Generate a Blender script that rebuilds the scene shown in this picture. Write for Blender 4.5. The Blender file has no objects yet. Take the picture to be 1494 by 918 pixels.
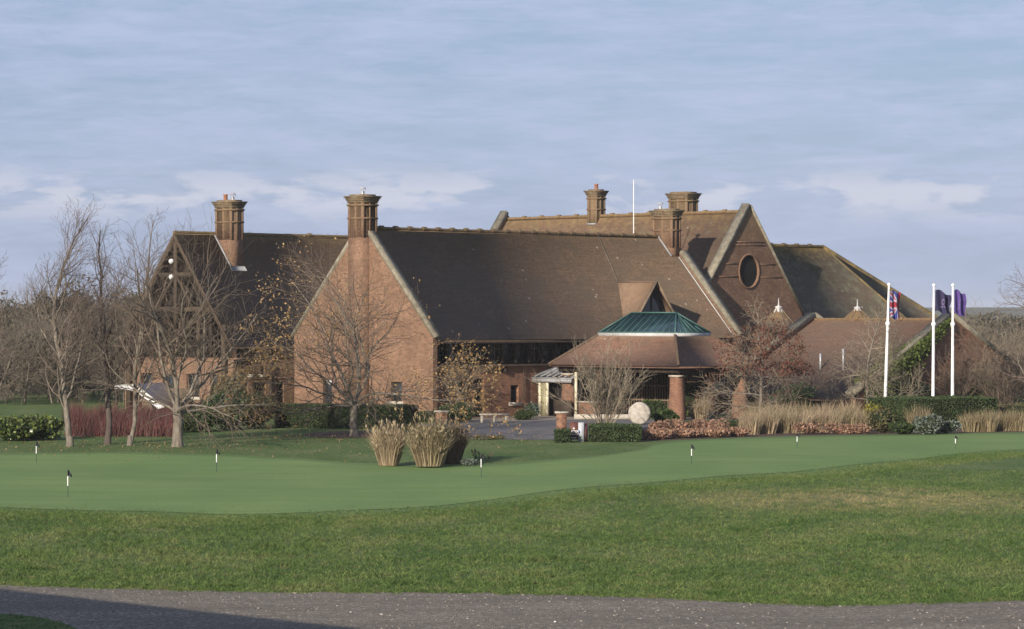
import bpy, math, random
import numpy as np
from mathutils import Vector, Matrix
from mathutils.geometry import tessellate_polygon

R = math.radians
HAZE = .00014
scn = bpy.context.scene
COL = scn.collection
F, CX, HY, CZ = 4300.0, 747.0, 462.0, 5.8      # focal length and horizon in photo pixels, eye height

# ------------------------------------------------------------------ coordinates
def G(px, py):                                  # ground point seen at a photo position
    Y = CZ * F / (py - HY); return Vector(((px - CX) / F * Y, Y, 0))
def PX(px, Y, z=0.0): return Vector(((px - CX) / F * Y, Y, z))
U = Vector((.695, .719, 0)); N = Vector((.719, -.695, 0)); Z = Vector((0, 0, 1))
O0 = Vector((-8.6, 169, 0))
def L(a, b, z=0.0): return O0 + U * a + N * b + Z * z
def a_at(px, b):
    t = (px - CX) / F; return (t * (169 - .695 * b) + 8.6 - .719 * b) / (.695 - .719 * t)
def b_at(px, a):
    t = (px - CX) / F; return (t * (169 + .719 * a) + 8.6 - .695 * a) / (.719 + .695 * t)
def z_at(py, a, b): return CZ - (py - HY) / F * L(a, b).y

def relief(x, y):
    x = np.asarray(x, float); y = np.asarray(y, float)
    f = np.clip((140 - y) / 25, 0, 1) * np.clip((y - 40) / 10, 0, 1)
    h = .05 * np.sin(x * .21 + 1.3 + y * .05) + .045 * np.sin(y * .27 + x * .06) + .025 * np.sin(x * .55 + y * .33) + .02*np.sin(x*1.1-y*.7)
    road = np.clip((66.5 - y) / 3, 0, 1)
    return h * f * (1 - road) - .05 * road

# ------------------------------------------------------------------ materials
def new_mat(name, rough=.9, spec=.25):
    m = bpy.data.materials.new(name); m.use_nodes = True
    nt = m.node_tree; b = nt.nodes['Principled BSDF']
    b.inputs['Roughness'].default_value = rough
    b.inputs['Specular IOR Level'].default_value = spec
    return m, nt, b
def node(nt, t, **k):
    n = nt.nodes.new(t)
    for a, v in k.items():
        if a.startswith('_'): setattr(n, a[1:], v)
        else:
            n.inputs[a.replace('__', ' ')].default_value = v
    return n
def c4(c): return (c[0], c[1], c[2], 1)
def ramp(nt, fac, stops):
    r = nt.nodes.new('ShaderNodeValToRGB'); e = r.color_ramp.elements
    while len(e) < len(stops): e.new(.5)
    for i, (p, c) in enumerate(stops): e[i].position = p; e[i].color = c4(c)
    nt.links.new(fac, r.inputs[0]); return r.outputs[0]
def noise(nt, vec, scale, detail=4, rough=.6, dist=0):
    n = nt.nodes.new('ShaderNodeTexNoise'); n.inputs['Scale'].default_value = scale
    n.inputs['Detail'].default_value = detail; n.inputs['Roughness'].default_value = rough; n.inputs['Distortion'].default_value = dist
    if vec is not None: nt.links.new(vec, n.inputs['Vector'])
    return n.outputs['Fac']
def mapping(nt, vec, scale=(1, 1, 1), loc=(0, 0, 0), rot=(0, 0, 0)):
    n = nt.nodes.new('ShaderNodeMapping'); n.inputs['Scale'].default_value = scale; n.inputs['Location'].default_value = loc; n.inputs['Rotation'].default_value = rot
    nt.links.new(vec, n.inputs['Vector']); return n.outputs[0]
def mix(nt, fac, a, b, mode='MIX'):
    n = nt.nodes.new('ShaderNodeMix'); n.data_type = 'RGBA'; n.blend_type = mode
    for s, v in ((0, fac), (6, a), (7, b)):
        if isinstance(v, (int, float)): n.inputs[s].default_value = v
        elif isinstance(v, tuple): n.inputs[s].default_value = c4(v)
        else: nt.links.new(v, n.inputs[s])
    return n.outputs[2]
def math_n(nt, op, a, b=None, clamp=False):
    n = nt.nodes.new('ShaderNodeMath'); n.operation = op; n.use_clamp = clamp
    for s, v in ((0, a), (1, b)):
        if v is None: continue
        if isinstance(v, (int, float)): n.inputs[s].default_value = v
        else: nt.links.new(v, n.inputs[s])
    return n.outputs[0]
def bump(nt, b, h, strength=.3, dist=.02):
    n = nt.nodes.new('ShaderNodeBump'); n.inputs['Strength'].default_value = strength; n.inputs['Distance'].default_value = dist
    nt.links.new(h, n.inputs['Height']); nt.links.new(n.outputs[0], b.inputs['Normal'])
def tc(nt, w='Object'): return nt.nodes.new('ShaderNodeTexCoord').outputs[w]

def m_noise(name, stops, scale=5, rough=.9, detail=5, bs=0, bd=.02, sc3=(1, 1, 1), spec=.25, second=None):
    m, nt, b = new_mat(name, rough, spec)
    v = mapping(nt, tc(nt), sc3)
    f = noise(nt, v, scale, detail, .65)
    c = ramp(nt, f, stops)
    if second:
        f2 = noise(nt, tc(nt), second[0], 3)
        c = mix(nt, ramp(nt, f2, [(.4, (0, 0, 0)), (.65, (1, 1, 1))]), c, second[1])
    nt.links.new(c, b.inputs['Base Color'])
    if bs: bump(nt, b, f, bs, bd)
    return m
def m_flat(name, c, rough=.6, metal=0, spec=.4):
    v = tuple(min(1, x * 1.15) for x in c)
    m, nt, b = new_mat(name, rough, spec)
    col = ramp(nt, noise(nt, tc(nt), 3, 5), [(.35, tuple(x * .85 for x in c)), (.65, v)])
    nt.links.new(col, b.inputs['Base Color']); b.inputs['Metallic'].default_value = metal
    return m
def m_leaf(name, cols, rough=.6, spec=.3, transl=0.0):
    m, nt, b = new_mat(name, rough, spec)
    g = nt.nodes.new('ShaderNodeNewGeometry')
    n = len(cols)
    c = ramp(nt, g.outputs['Random Per Island'], [(i / max(1, n - 1), cc) for i, cc in enumerate(cols)])
    f = ramp(nt, noise(nt, tc(nt), .8, 3), [(.35, (.7, .7, .7)), (.65, (1.15, 1.15, 1.15))])
    c = mix(nt, 1.0, c, f, 'MULTIPLY')
    nt.links.new(c, b.inputs['Base Color'])
    if transl:
        t = nt.nodes.new('ShaderNodeBsdfTranslucent'); nt.links.new(c, t.inputs[0])
        x = nt.nodes.new('ShaderNodeMixShader'); x.inputs[0].default_value = transl
        nt.links.new(b.outputs[0], x.inputs[1]); nt.links.new(t.outputs[0], x.inputs[2])
        nt.links.new(x.outputs[0], nt.nodes['Material Output'].inputs[0])
    return m
def m_brick(name, c1=(.125, .062, .038), c2=(.29, .155, .098), mortar=(.28, .24, .185), tint=(.125, .07, .05), lich=None):
    m, nt, b = new_mat(name, .9, .2)
    uv = tc(nt, 'UV')
    br = nt.nodes.new('ShaderNodeTexBrick')
    br.inputs['Scale'].default_value = 1; br.inputs['Brick Width'].default_value = .225; br.inputs['Row Height'].default_value = .075
    br.inputs['Mortar Size'].default_value = .006; br.inputs['Color1'].default_value = c4(c1); br.inputs['Color2'].default_value = c4(c2); br.inputs['Mortar'].default_value = c4(mortar)
    nt.links.new(uv, br.inputs['Vector'])
    f = noise(nt, uv, .9, 5, .7)
    c = mix(nt, ramp(nt, f, [(.4, (0, 0, 0)), (.58, (.7, .7, .7))]), br.outputs['Color'], tint)
    f3 = noise(nt, mapping(nt, uv, (3.5, .35, 1)), 1.2, 4)          # rain streaks
    c = mix(nt, ramp(nt, f3, [(.5, (0, 0, 0)), (.75, (.4, .4, .4))]), c, (.1, .075, .06))
    f4 = noise(nt, uv, 14, 2)
    c = mix(nt, ramp(nt, f4, [(.42, (0, 0, 0)), (.62, (.5, .5, .5))]), c, (.29, .185, .11))
    f5 = noise(nt, mapping(nt, uv, (1, 2.5, 1)), 2.6, 4, .7)
    c = mix(nt, ramp(nt, f5, [(.5, (0, 0, 0)), (.66, (.55, .55, .55))]), c, (.10, .06, .045))
    if lich:
        z = nt.nodes.new('ShaderNodeSeparateXYZ'); nt.links.new(tc(nt), z.inputs[0])
        mk = math_n(nt, 'MULTIPLY_ADD', z.outputs[2], lich[2], )
        nn = math_n(nt, 'MULTIPLY', math_n(nt, 'SUBTRACT', z.outputs[2], lich[0]), lich[1], True)
        mk = math_n(nt, 'MULTIPLY', nn, ramp(nt, noise(nt, uv, 3, 4), [(.35, (0, 0, 0)), (.6, (1, 1, 1))]))
        c = mix(nt, mk, c, (.2, .15, .085))
    nt.links.new(c, b.inputs['Base Color']); bump(nt, b, br.outputs['Fac'], -.4, .008)
    return m
def m_tile(name, c1, c2, tint, lich_z=None, lich_h=1.0, lich_c=(.3, .2, .06), moss=None, amount=.75):
    m, nt, b = new_mat(name, .85, .2)
    uv = tc(nt, 'UV')
    br = nt.nodes.new('ShaderNodeTexBrick')
    br.inputs['Scale'].default_value = 1; br.inputs['Brick Width'].default_value = .17; br.inputs['Row Height'].default_value = .1
    br.inputs['Mortar Size'].default_value = .008; br.inputs['Mortar Smooth'].default_value = 1
    br.inputs['Color1'].default_value = c4(c1); br.inputs['Color2'].default_value = c4(c2); br.inputs['Mortar'].default_value = c4(tuple(x * .45 for x in c1))
    nt.links.new(uv, br.inputs['Vector'])
    f = noise(nt, uv, .45, 6, .7)
    c = mix(nt, ramp(nt, f, [(.42, (0, 0, 0)), (.62, (.8, .8, .8))]), br.outputs['Color'], tint)
    rows = noise(nt, mapping(nt, uv, (.25, 6, 1)), 1.5, 3)            # courses that weathered together
    c = mix(nt, ramp(nt, rows, [(.45, (0, 0, 0)), (.7, (.4, .4, .4))]), c, tuple(x * .6 for x in c1))
    spots = nt.nodes.new('ShaderNodeTexVoronoi'); spots.inputs['Scale'].default_value = .9; nt.links.new(uv, spots.inputs['Vector'])
    c = mix(nt, ramp(nt, spots.outputs['Distance'], [(.06, (.7, .7, .7)), (.09, (0, 0, 0))]), c, (.34, .3, .25))
    if moss:
        fm = noise(nt, uv, 1.1, 6, .8)
        c = mix(nt, ramp(nt, fm, [(.5, (0, 0, 0)), (.62, (.8, .8, .8))]), c, moss)
    if lich_z is not None:
        z = nt.nodes.new('ShaderNodeSeparateXYZ'); nt.links.new(tc(nt), z.inputs[0])
        nn = math_n(nt, 'DIVIDE', math_n(nt, 'SUBTRACT', z.outputs[2], lich_z - lich_h), lich_h, True)
        k = noise(nt, uv, 2.2, 6, .75)
        mk = math_n(nt, 'MULTIPLY', nn, 1.3)
        mk = math_n(nt, 'ADD', mk, math_n(nt, 'MULTIPLY_ADD', k, 2.4)) if False else math_n(nt, 'ADD', mk, math_n(nt, 'MULTIPLY', math_n(nt, 'SUBTRACT', k, .75), 2.6))
        mk = math_n(nt, 'MULTIPLY', math_n(nt, 'MULTIPLY', mk, amount, True), ramp(nt, nn, [(0, (0, 0, 0)), (.15, (1, 1, 1))]))
        c = mix(nt, mk, c, lich_c)
    nt.links.new(c, b.inputs['Base Color']); bump(nt, b, br.outputs['Fac'], -.6, .015)
    return m
def m_glass(name, c=(.02, .025, .03), rough=.08):
    m, nt, b = new_mat(name, rough, .5)
    col = ramp(nt, noise(nt, tc(nt), 1.5, 2), [(.4, c), (.6, tuple(x * 1.8 for x in c))])
    nt.links.new(col, b.inputs['Base Color']); return m

M = {}
M['brick'] = m_brick('brick', lich=(10.5, .6, 1))
M['brick_red'] = m_brick('brick_red', (.18, .07, .042), (.34, .155, .095), (.32, .26, .2), (.15, .07, .048))
M['brick_cap'] = m_noise('brick_cap', [(.3, (.12, .08, .052)), (.5, (.18, .135, .085)), (.7, (.25, .21, .14))], 4, bs=.3)
M['tile_main'] = m_tile('tile_main', (.105, .072, .048), (.165, .112, .074), (.095, .074, .053), 10.95, .9, (.21, .15, .07), amount=.6)
M['tile_left'] = m_tile('tile_left', (.11, .076, .05), (.17, .115, .074), (.11, .08, .062), 10.95, 1.1, (.27, .2, .09), amount=.8)
M['tile_rear'] = m_tile('tile_rear', (.12, .078, .055), (.19, .118, .08), (.115, .082, .058), 12.7, 2.2, (.29, .2, .08), moss=(.16, .13, .08), amount=.6)
M['tile_wing'] = m_tile('tile_wing', (.08, .064, .048), (.118, .09, .066), (.075, .07, .05), 10.8, 2.0, (.33, .22, .06), moss=(.13, .13, .09), amount=.8)
M['tile_low'] = m_tile('tile_low', (.1, .065, .048), (.155, .1, .072), (.105, .076, .06), 5.7, .5, (.26, .17, .07))
M['tile_porch'] = m_tile('tile_porch', (.145, .084, .06), (.23, .13, .092), (.13, .088, .066), 4.75, .7, (.26, .19, .12), amount=.7)
M['coping'] = m_noise('coping', [(.3, (.14, .125, .09)), (.5, (.22, .2, .15)), (.7, (.33, .3, .23))], 3, detail=8, bs=.2)
M['stone'] = m_noise('stone', [(.3, (.36, .33, .27)), (.7, (.5, .46, .39))], 6, bs=.2)
M['lead'] = m_noise('lead', [(.3, (.22, .225, .23)), (.7, (.36, .37, .38))], 3, .5)
M['leadwhite'] = m_noise('leadwhite', [(.3, (.38, .38, .37)), (.7, (.55, .55, .54))], 3, .5)
M['timber'] = m_noise('timber', [(.3, (.03, .022, .017)), (.7, (.065, .048, .036))], 4, .7, sc3=(1, 1, .2))
M['timber_pale'] = m_noise('timber_pale', [(.3, (.13, .095, .065)), (.7, (.24, .18, .125))], 3, .85)
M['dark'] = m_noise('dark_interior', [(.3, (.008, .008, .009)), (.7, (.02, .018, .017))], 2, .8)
M['glass'] = m_glass('glass')
M['green_frame'] = m_flat('green_frame', (.05, .125, .11), .5)
M['lantern_glass'] = m_glass('lantern_glass', (.015, .034, .042), .15)
M['cream'] = m_flat('cream_paint', (.62, .58, .43), .6)
M['golden_paint'] = m_flat('ochre_paint', (.3, .28, .17), .6)
M['white'] = m_flat('white_paint', (.8, .8, .8), .35)
M['grey_metal'] = m_flat('grey_metal', (.45, .46, .48), .4, .3)
M['terracotta'] = m_noise('terracotta', [(.3, (.26, .11, .07)), (.7, (.36, .17, .1))], 6)
M['bark'] = m_noise('bark', [(.3, (.09, .075, .06)), (.55, (.19, .165, .135)), (.75, (.3, .27, .22))], 7, bs=.5, bd=.03, sc3=(1, 1, .3))
M['bark_dark'] = m_noise('bark_dark', [(.3, (.05, .04, .035)), (.7, (.13, .105, .09))], 7, bs=.4, sc3=(1, 1, .3))
M['twig'] = m_leaf('twig', [(.10, .075, .055), (.2, .16, .12), (.14, .105, .085)], .8)
M['twig_pale'] = m_leaf('twig_pale', [(.17, .14, .10), (.34, .29, .21), (.24, .2, .145)], .8)
M['twig_purple'] = m_leaf('twig_purple', [(.11, .085, .068), (.21, .165, .135), (.15, .118, .095)], .8)
M['leaf_gold'] = m_leaf('leaf_gold', [(.28, .17, .06), (.42, .28, .11), (.34, .19, .08), (.45, .36, .18)], transl=.3)
M['leaf_rust'] = m_leaf('leaf_rust', [(.12, .045, .03), (.19, .075, .045), (.09, .04, .03)], transl=.2)
M['hedge'] = m_leaf('hedge_leaf', [(.028, .05, .018), (.06, .09, .03), (.042, .068, .024)], transl=.1)
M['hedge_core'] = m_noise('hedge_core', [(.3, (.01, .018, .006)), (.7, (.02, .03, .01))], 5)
M['shrub'] = m_leaf('shrub_leaf', [(.025, .05, .015), (.07, .1, .025), (.04, .07, .02)], transl=.15)
M['laurel'] = m_leaf('laurel_leaf', [(.05, .09, .02), (.2, .24, .06), (.09, .13, .03), (.03, .06, .015)], .35, .5, .15)
M['conifer'] = m_leaf('conifer_leaf', [(.018, .045, .02), (.045, .085, .03), (.03, .06, .02)])
M['ivy'] = m_leaf('ivy_leaf', [(.05, .08, .018), (.13, .17, .035), (.085, .12, .025)], transl=.15)
M['golden'] = m_leaf('golden_leaf', [(.2, .2, .03), (.36, .33, .05), (.27, .24, .04)], transl=.2)
M['silver'] = m_leaf('silver_leaf', [(.07, .095, .07), (.14, .17, .14), (.1, .125, .1)])
M['copper'] = m_leaf('copper_leaf', [(.28, .15, .1), (.42, .25, .165), (.2, .115, .08), (.36, .26, .17)], transl=.2)
M['straw'] = m_leaf('straw', [(.33, .25, .16), (.5, .4, .27), (.42, .33, .21), (.22, .18, .1)], transl=.2)
M['straw_olive'] = m_leaf('straw_olive', [(.28, .23, .12), (.46, .38, .24), (.25, .21, .11), (.18, .13, .09)], transl=.2)
M['straw_dark'] = m_leaf('straw_dark', [(.16, .12, .08), (.26, .2, .13), (.12, .085, .06), (.2, .15, .08)], transl=.15)
M['redstem'] = m_leaf('redstem', [(.09, .024, .026), (.145, .045, .042), (.065, .03, .026), (.12, .07, .05)])
M['olive'] = m_leaf('olive_leaf', [(.07, .08, .03), (.14, .13, .05), (.1, .09, .04), (.16, .12, .07)], transl=.1)
M['wood_twig'] = m_leaf('wood_twig', [(.10, .085, .065), (.16, .135, .105), (.13, .105, .08), (.085, .08, .055)])
M['wood_leaf'] = m_leaf('wood_leaf', [(.05, .055, .035), (.085, .08, .05), (.10, .08, .055), (.06, .065, .042)])
M['blade'] = m_leaf('grass_blade', [(.05, .1, .02), (.12, .18, .045), (.08, .13, .03), (.2, .2, .08)], transl=.25)
M['mulch'] = m_noise('mulch', [(.3, (.05, .033, .024)), (.6, (.11, .075, .055)), (.75, (.18, .13, .09))], 9, bs=.4)
M['asphalt'] = m_noise('asphalt', [(.3, (.12, .115, .115)), (.7, (.19, .18, .175))], 1.2, bs=.2, detail=8)
M['paving'] = m_noise('paving', [(.3, (.24, .205, .175)), (.7, (.33, .29, .25))], 1.5, detail=8)

def lawn_material(name='lawn_grass', blade=False):
    m, nt, b = new_mat(name, .95, .1)
    v = tc(nt)
    f1 = noise(nt, mapping(nt, v, (.35, .16, 1)), 1.0, 7, .68)
    c = ramp(nt, f1, [(.36, (.085, .15, .045)), (.52, (.136, .195, .066)), (.68, (.205, .23, .098))])
    f2 = noise(nt, mapping(nt, v, (2.6, .9, 1)), 2, 8, .8)
    c = mix(nt, ramp(nt, f2, [(.38, (.85, .85, .85)), (.54, (0, 0, 0))]), c, (.045, .08, .024))
    f3 = noise(nt, mapping(nt, v, (1.5, .7, 1), (7, 3, 0)), 1.6, 6, .7)
    c = mix(nt, ramp(nt, f3, [(.53, (0, 0, 0)), (.66, (.65, .65, .65))]), c, (.21, .19, .1))
    # the dry patch where the turf has burnt off
    d = mapping(nt, v, (1 / 7.5, 1 / 6.5, 1), (-11.3 / 7.5, -92.5 / 6.5, 0))
    ln = nt.nodes.new('ShaderNodeVectorMath'); ln.operation = 'LENGTH'; nt.links.new(d, ln.inputs[0])
    mk = math_n(nt, 'SUBTRACT', 1.0, ln.outputs['Value'], True)
    f5 = noise(nt, mapping(nt, v, (.8, .5, 1), (3, 8, 0)), 1.5, 6, .75)
    mk = math_n(nt, 'MULTIPLY', math_n(nt, 'POWER', mk, .7), ramp(nt, f5, [(.38, (0, 0, 0)), (.6, (1, 1, 1))]), True)
    c = mix(nt, mk, c, (.34, .28, .15))
    if blade:
        g = nt.nodes.new('ShaderNodeNewGeometry')
        r = ramp(nt, g.outputs['Random Per Island'], [(0, (.5, .6, .45)), (.5, (1, 1, 1)), (.85, (1.35, 1.3, 1.2)), (1, (1.9, 1.7, 1.5))])
        c = mix(nt, 1.0, c, r, 'MULTIPLY'); nt.links.new(c, b.inputs['Base Color'])
        t = nt.nodes.new('ShaderNodeBsdfTranslucent'); nt.links.new(c, t.inputs[0])
        x = nt.nodes.new('ShaderNodeMixShader'); x.inputs[0].default_value = .25
        nt.links.new(b.outputs[0], x.inputs[1]); nt.links.new(t.outputs[0], x.inputs[2]); nt.links.new(x.outputs[0], nt.nodes['Material Output'].inputs[0])
        return m
    f4 = noise(nt, mapping(nt, v, (40, 12, 1)), 1, 3, .8)
    c = mix(nt, ramp(nt, f4, [(.35, (.25, .25, .25)), (.6, (0, 0, 0))]), c, (.06, .09, .026))
    nt.links.new(c, b.inputs['Base Color']); bump(nt, b, math_n(nt, 'ADD', f4, f2), .5, .05)
    return m
def green_material(name, c1, c2):
    m, nt, b = new_mat(name, .9, .15)
    v = tc(nt)
    f1 = noise(nt, mapping(nt, v, (.12, .07, 1)), 1.6, 6, .6)
    c = ramp(nt, f1, [(.35, c1), (.65, c2)])
    w = noise(nt, mapping(nt, v, (.05, 1.1, 1), (0, 0, 0), (0, 0, .25)), 1, 2)     # mower passes
    c = mix(nt, ramp(nt, w, [(.45, (0, 0, 0)), (.55, (.3, .3, .3))]), c, tuple(x * .78 for x in c1))
    f2 = noise(nt, mapping(nt, v, (9, 3, 1)), 1, 6, .8)
    c = mix(nt, ramp(nt, f2, [(.35, (.35, .35, .35)), (.6, (0, 0, 0))]), c, tuple(x * .6 for x in c1))
    nt.links.new(c, b.inputs['Base Color']); return m
def gravel_material():
    m, nt, b = new_mat('gravel', .95, .15)
    v = tc(nt)
    vo = nt.nodes.new('ShaderNodeTexVoronoi'); vo.inputs['Scale'].default_value = 22; nt.links.new(v, vo.inputs['Vector'])
    s = nt.nodes.new('ShaderNodeSeparateXYZ'); nt.links.new(vo.outputs['Color'], s.inputs[0])
    c = ramp(nt, s.outputs[0], [(0, (.115, .1, .08)), (.5, (.215, .188, .15)), (.9, (.315, .275, .222)), (1, (.5, .46, .4))])
    f = noise(nt, mapping(nt, v, (.12, .5, 1)), 1.3, 6, .7)
    c = mix(nt, ramp(nt, f, [(.4, (.55, .55, .55)), (.62, (0, 0, 0))]), c, (.12, .108, .09))
    f2 = noise(nt, mapping(nt, v, (2, 2, 1)), 3, 6, .8)
    c = mix(nt, ramp(nt, f2, [(.55, (0, 0, 0)), (.7, (.5, .5, .5))]), c, (.34, .3, .25))
    nt.links.new(c, b.inputs['Base Color']); bump(nt, b, vo.outputs['Distance'], .6, .03)
    return m
M['lawn'] = lawn_material(); M['blade'] = lawn_material('grass_blade', True)
M['green'] = green_material('putting_turf', (.15, .24, .08), (.2, .285, .096))
M['fringe'] = green_material('fringe_turf', (.11, .185, .06), (.15, .225, .076))
M['gravel'] = gravel_material()

# ------------------------------------------------------------------ mesh builder
class MB:
    def __init__(s): s.V = []; s.Fc = []; s.n = 0
    def add(s, verts, faces, m=0):
        V = np.asarray(verts, dtype=float).reshape(-1, 3); s.V.append(V)
        by = {}
        if isinstance(faces, np.ndarray): s.Fc.append((faces + s.n, m))
        else:
            for f in faces: by.setdefault(len(f), []).append(f)
            for k, fs in by.items(): s.Fc.append((np.array(fs) + s.n, m))
        s.n += len(V)
    def box(s, o, x, y, z, m=0):
        o, x, y, z = Vector(o), Vector(x), Vector(y), Vector(z)
        v = [o, o + x, o + x + y, o + y, o + z, o + x + z, o + x + y + z, o + y + z]
        s.add([tuple(p) for p in v], [(0, 3, 2, 1), (4, 5, 6, 7), (0, 1, 5, 4), (1, 2, 6, 5), (2, 3, 7, 6), (3, 0, 4, 7)], m)
    def lbox(s, a0, a1, b0, b1, z0, z1, m=0):
        s.box(L(a0, b0, z0), U * (a1 - a0), N * (b1 - b0), Z * (z1 - z0), m)
    def beam(s, p, q, w, h, up=Z, m=0):             # box from p to q, width w sideways, height h
        p, q = Vector(p), Vector(q); d = (q - p); x = d.normalized().cross(up).normalized(); y = x.cross(d.normalized()).normalized()
        s.box(p - x * w / 2 - y * h / 2, d, x * w, y * h, m)
    def slab(s, pts, th, m=0):
        pts = [Vector(p) for p in pts]; nrm = (pts[1] - pts[0]).cross(pts[2] - pts[0]).normalized()
        if nrm.z < 0: nrm = -nrm
        n = len(pts); q = [p - nrm * th for p in pts]
        f = [tuple(range(n)), tuple(range(2 * n - 1, n - 1, -1))] + [(i, (i + 1) % n, n + (i + 1) % n, n + i) for i in range(n)]
        s.add([tuple(p) for p in pts + q], f, m)
    def tube(s, pts, rad, sides=6, m=0, cap=False):
        pts = [Vector(p) for p in pts]; d = (pts[-1] - pts[0])
        d = d.normalized() if d.length > 1e-9 else Z
        x = d.cross(Vector((0, 0, 1)) if abs(d.z) < .9 else Vector((1, 0, 0))).normalized(); y = d.cross(x)
        v = []
        cs = [(math.cos(2 * math.pi * k / sides), math.sin(2 * math.pi * k / sides)) for k in range(sides)]
        for p, r in zip(pts, rad):
            for c, sn in cs:
                v.append((p.x + (x.x * c + y.x * sn) * r, p.y + (x.y * c + y.y * sn) * r, p.z + (x.z * c + y.z * sn) * r))
        f = []
        for i in range(len(pts) - 1):
            for k in range(sides):
                k2 = (k + 1) % sides; f.append((i * sides + k, i * sides + k2, (i + 1) * sides + k2, (i + 1) * sides + k))
        s.add(v, f, m)
        if cap:
            s.add([v[k] for k in range(sides)], [tuple(range(sides))], m); s.add([v[-sides + k] for k in range(sides)], [tuple(range(sides))], m)
    def lathe(s, c, prof, sides=16, m=0, rot=0):
        c = Vector(c); v = []; f = []
        for r, z in prof:
            for k in range(sides):
                t = 2 * math.pi * k / sides + rot; v.append((c.x + r * math.cos(t), c.y + r * math.sin(t), c.z + z))
        for i in range(len(prof) - 1):
            for k in range(sides):
                k2 = (k + 1) % sides; f.append((i * sides + k, i * sides + k2, (i + 1) * sides + k2, (i + 1) * sides + k))
        s.add(v, f, m)
        s.add(v[:sides], [tuple(range(sides))], m); s.add(v[-sides:], [tuple(range(sides))], m)
    def quads(s, C, size, asp=1.0, rng=None, flat=0.0, m=0, dirs=None):
        """leaf-sized quads at centres C"""
        C = np.asarray(C, float); n = len(C)
        if n == 0: return
        d = rng.normal(size=(n, 3)) if dirs is None else dirs + rng.normal(size=(n, 3)) * .25
        d[:, 2] *= (1 - flat)
        d /= np.linalg.norm(d, axis=1, keepdims=True) + 1e-9
        e = np.cross(d, rng.normal(size=(n, 3))); e /= np.linalg.norm(e, axis=1, keepdims=True) + 1e-9
        sz = size * rng.uniform(.6, 1.4, size=(n, 1))
        d = d * sz * asp; e = e * sz
        v = np.stack([C - d - e * .35, C - d * .1 - e, C + d + e * .1, C + d * .1 + e], axis=1).reshape(-1, 3)
        s.add(v, np.arange(4 * n).reshape(n, 4), m)
    def blades(s, B, D, w, m=0, bend=.25, rng=None):
        """tapering blades from base points B along D with one bend"""
        n = len(B)
        side = np.cross(D, rng.normal(size=(n, 3))); side /= np.linalg.norm(side, axis=1, keepdims=True) + 1e-9
        side *= np.asarray(w).reshape(-1, 1)
        lean = rng.normal(size=(n, 3)) * bend * np.linalg.norm(D, axis=1, keepdims=True); lean[:, 2] = -np.abs(lean[:, 2]) * .4
        mid = B + D * .55; tip = B + D + lean
        v = np.stack([B - side, B + side, mid + side * .7, mid - side * .7, tip], axis=1).reshape(-1, 3)
        k = np.arange(n)[:, None] * 5
        s.add(v, k + np.array([[0, 1, 2, 3]]), m)
        s.Fc.append((k + np.array([[3, 2, 4]]) + (s.n - 5 * n), m))
    def build(s, name, mats, parent=None, loc=None, smooth=False, uv=True):
        V = np.concatenate(s.V) if s.V else np.zeros((0, 3))
        if parent is not None:
            o = Vector(parent.get('_w', (0, 0, 0)))
        else:
            o = Vector(loc) if loc is not None else Vector((0, 0, 0))
        V = V - np.array(o)
        me = bpy.data.meshes.new(name); me.vertices.add(len(V)); me.vertices.foreach_set('co', V.ravel())
        nl = sum(f.size for f, _ in s.Fc); npoly = sum(len(f) for f, _ in s.Fc)
        me.loops.add(nl); me.polygons.add(npoly)
        me.loops.foreach_set('vertex_index', np.concatenate([f.ravel() for f, _ in s.Fc]).astype(np.int32))
        st = []; mi = []; k = 0
        for f, m in s.Fc:
            st.append(np.arange(len(f)) * f.shape[1] + k); k += f.size; mi.append(np.full(len(f), m))
        me.polygons.foreach_set('loop_start', np.concatenate(st).astype(np.int32))
        me.polygons.foreach_set('material_index', np.concatenate(mi).astype(np.int32))
        if smooth: me.polygons.foreach_set('use_smooth', np.ones(npoly, bool))
        me.update(calc_edges=True); me.validate()
        for m in (mats if isinstance(mats, (list, tuple)) else [mats]): me.materials.append(M[m] if isinstance(m, str) else m)
        if uv and npoly < 20000:
            lay = me.uv_layers.new(name='UVMap'); out = np.zeros((len(me.loops), 2))
            for p in me.polygons:
                nn = p.normal
                t = Z.cross(nn) if abs(nn.z) < .98 else Vector(U); t.normalize(); v2 = nn.cross(t)
                for li in p.loop_indices:
                    co = me.vertices[me.loops[li].vertex_index].co; out[li] = (co.dot(t), co.dot(v2))
            lay.data.foreach_set('uv', out.ravel())
        ob = bpy.data.objects.new(name, me); COL.objects.link(ob)
        if parent is not None:
            ob.parent = parent; ob['_w'] = tuple(o)
        else:
            ob.location = o; ob['_w'] = tuple(o)
        return ob
def tag(o, label=None, cat=None, group=None, kind=None):
    if label: o['label'] = label
    if cat: o['category'] = cat
    if group: o['group'] = group
    if kind: o['kind'] = kind
    return o
def empty(name, loc, label, cat, group=None):
    o = bpy.data.objects.new(name, None); COL.objects.link(o); o.location = loc; o['_w'] = tuple(loc); o.empty_display_size = .5
    return tag(o, label, cat, group)
def structure(o): o['kind'] = 'structure'; return o
def copy_tree(o, parent=None):
    c = o.copy(); COL.objects.link(c)
    if parent is not None: c.parent = parent
    for ch in list(o.children): copy_tree(ch, c)
    return c
def inside(P, poly):
    x, y = P[:, 0], P[:, 1]; r = np.zeros(len(P), bool); n = len(poly)
    for i in range(n):
        x1, y1 = poly[i]; x2, y2 = poly[(i + 1) % n]
        if y1 == y2: continue
        c = ((y1 > y) != (y2 > y)) & (x < (x2 - x1) * (y - y1) / (y2 - y1) + x1)
        r ^= c
    return r
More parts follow.
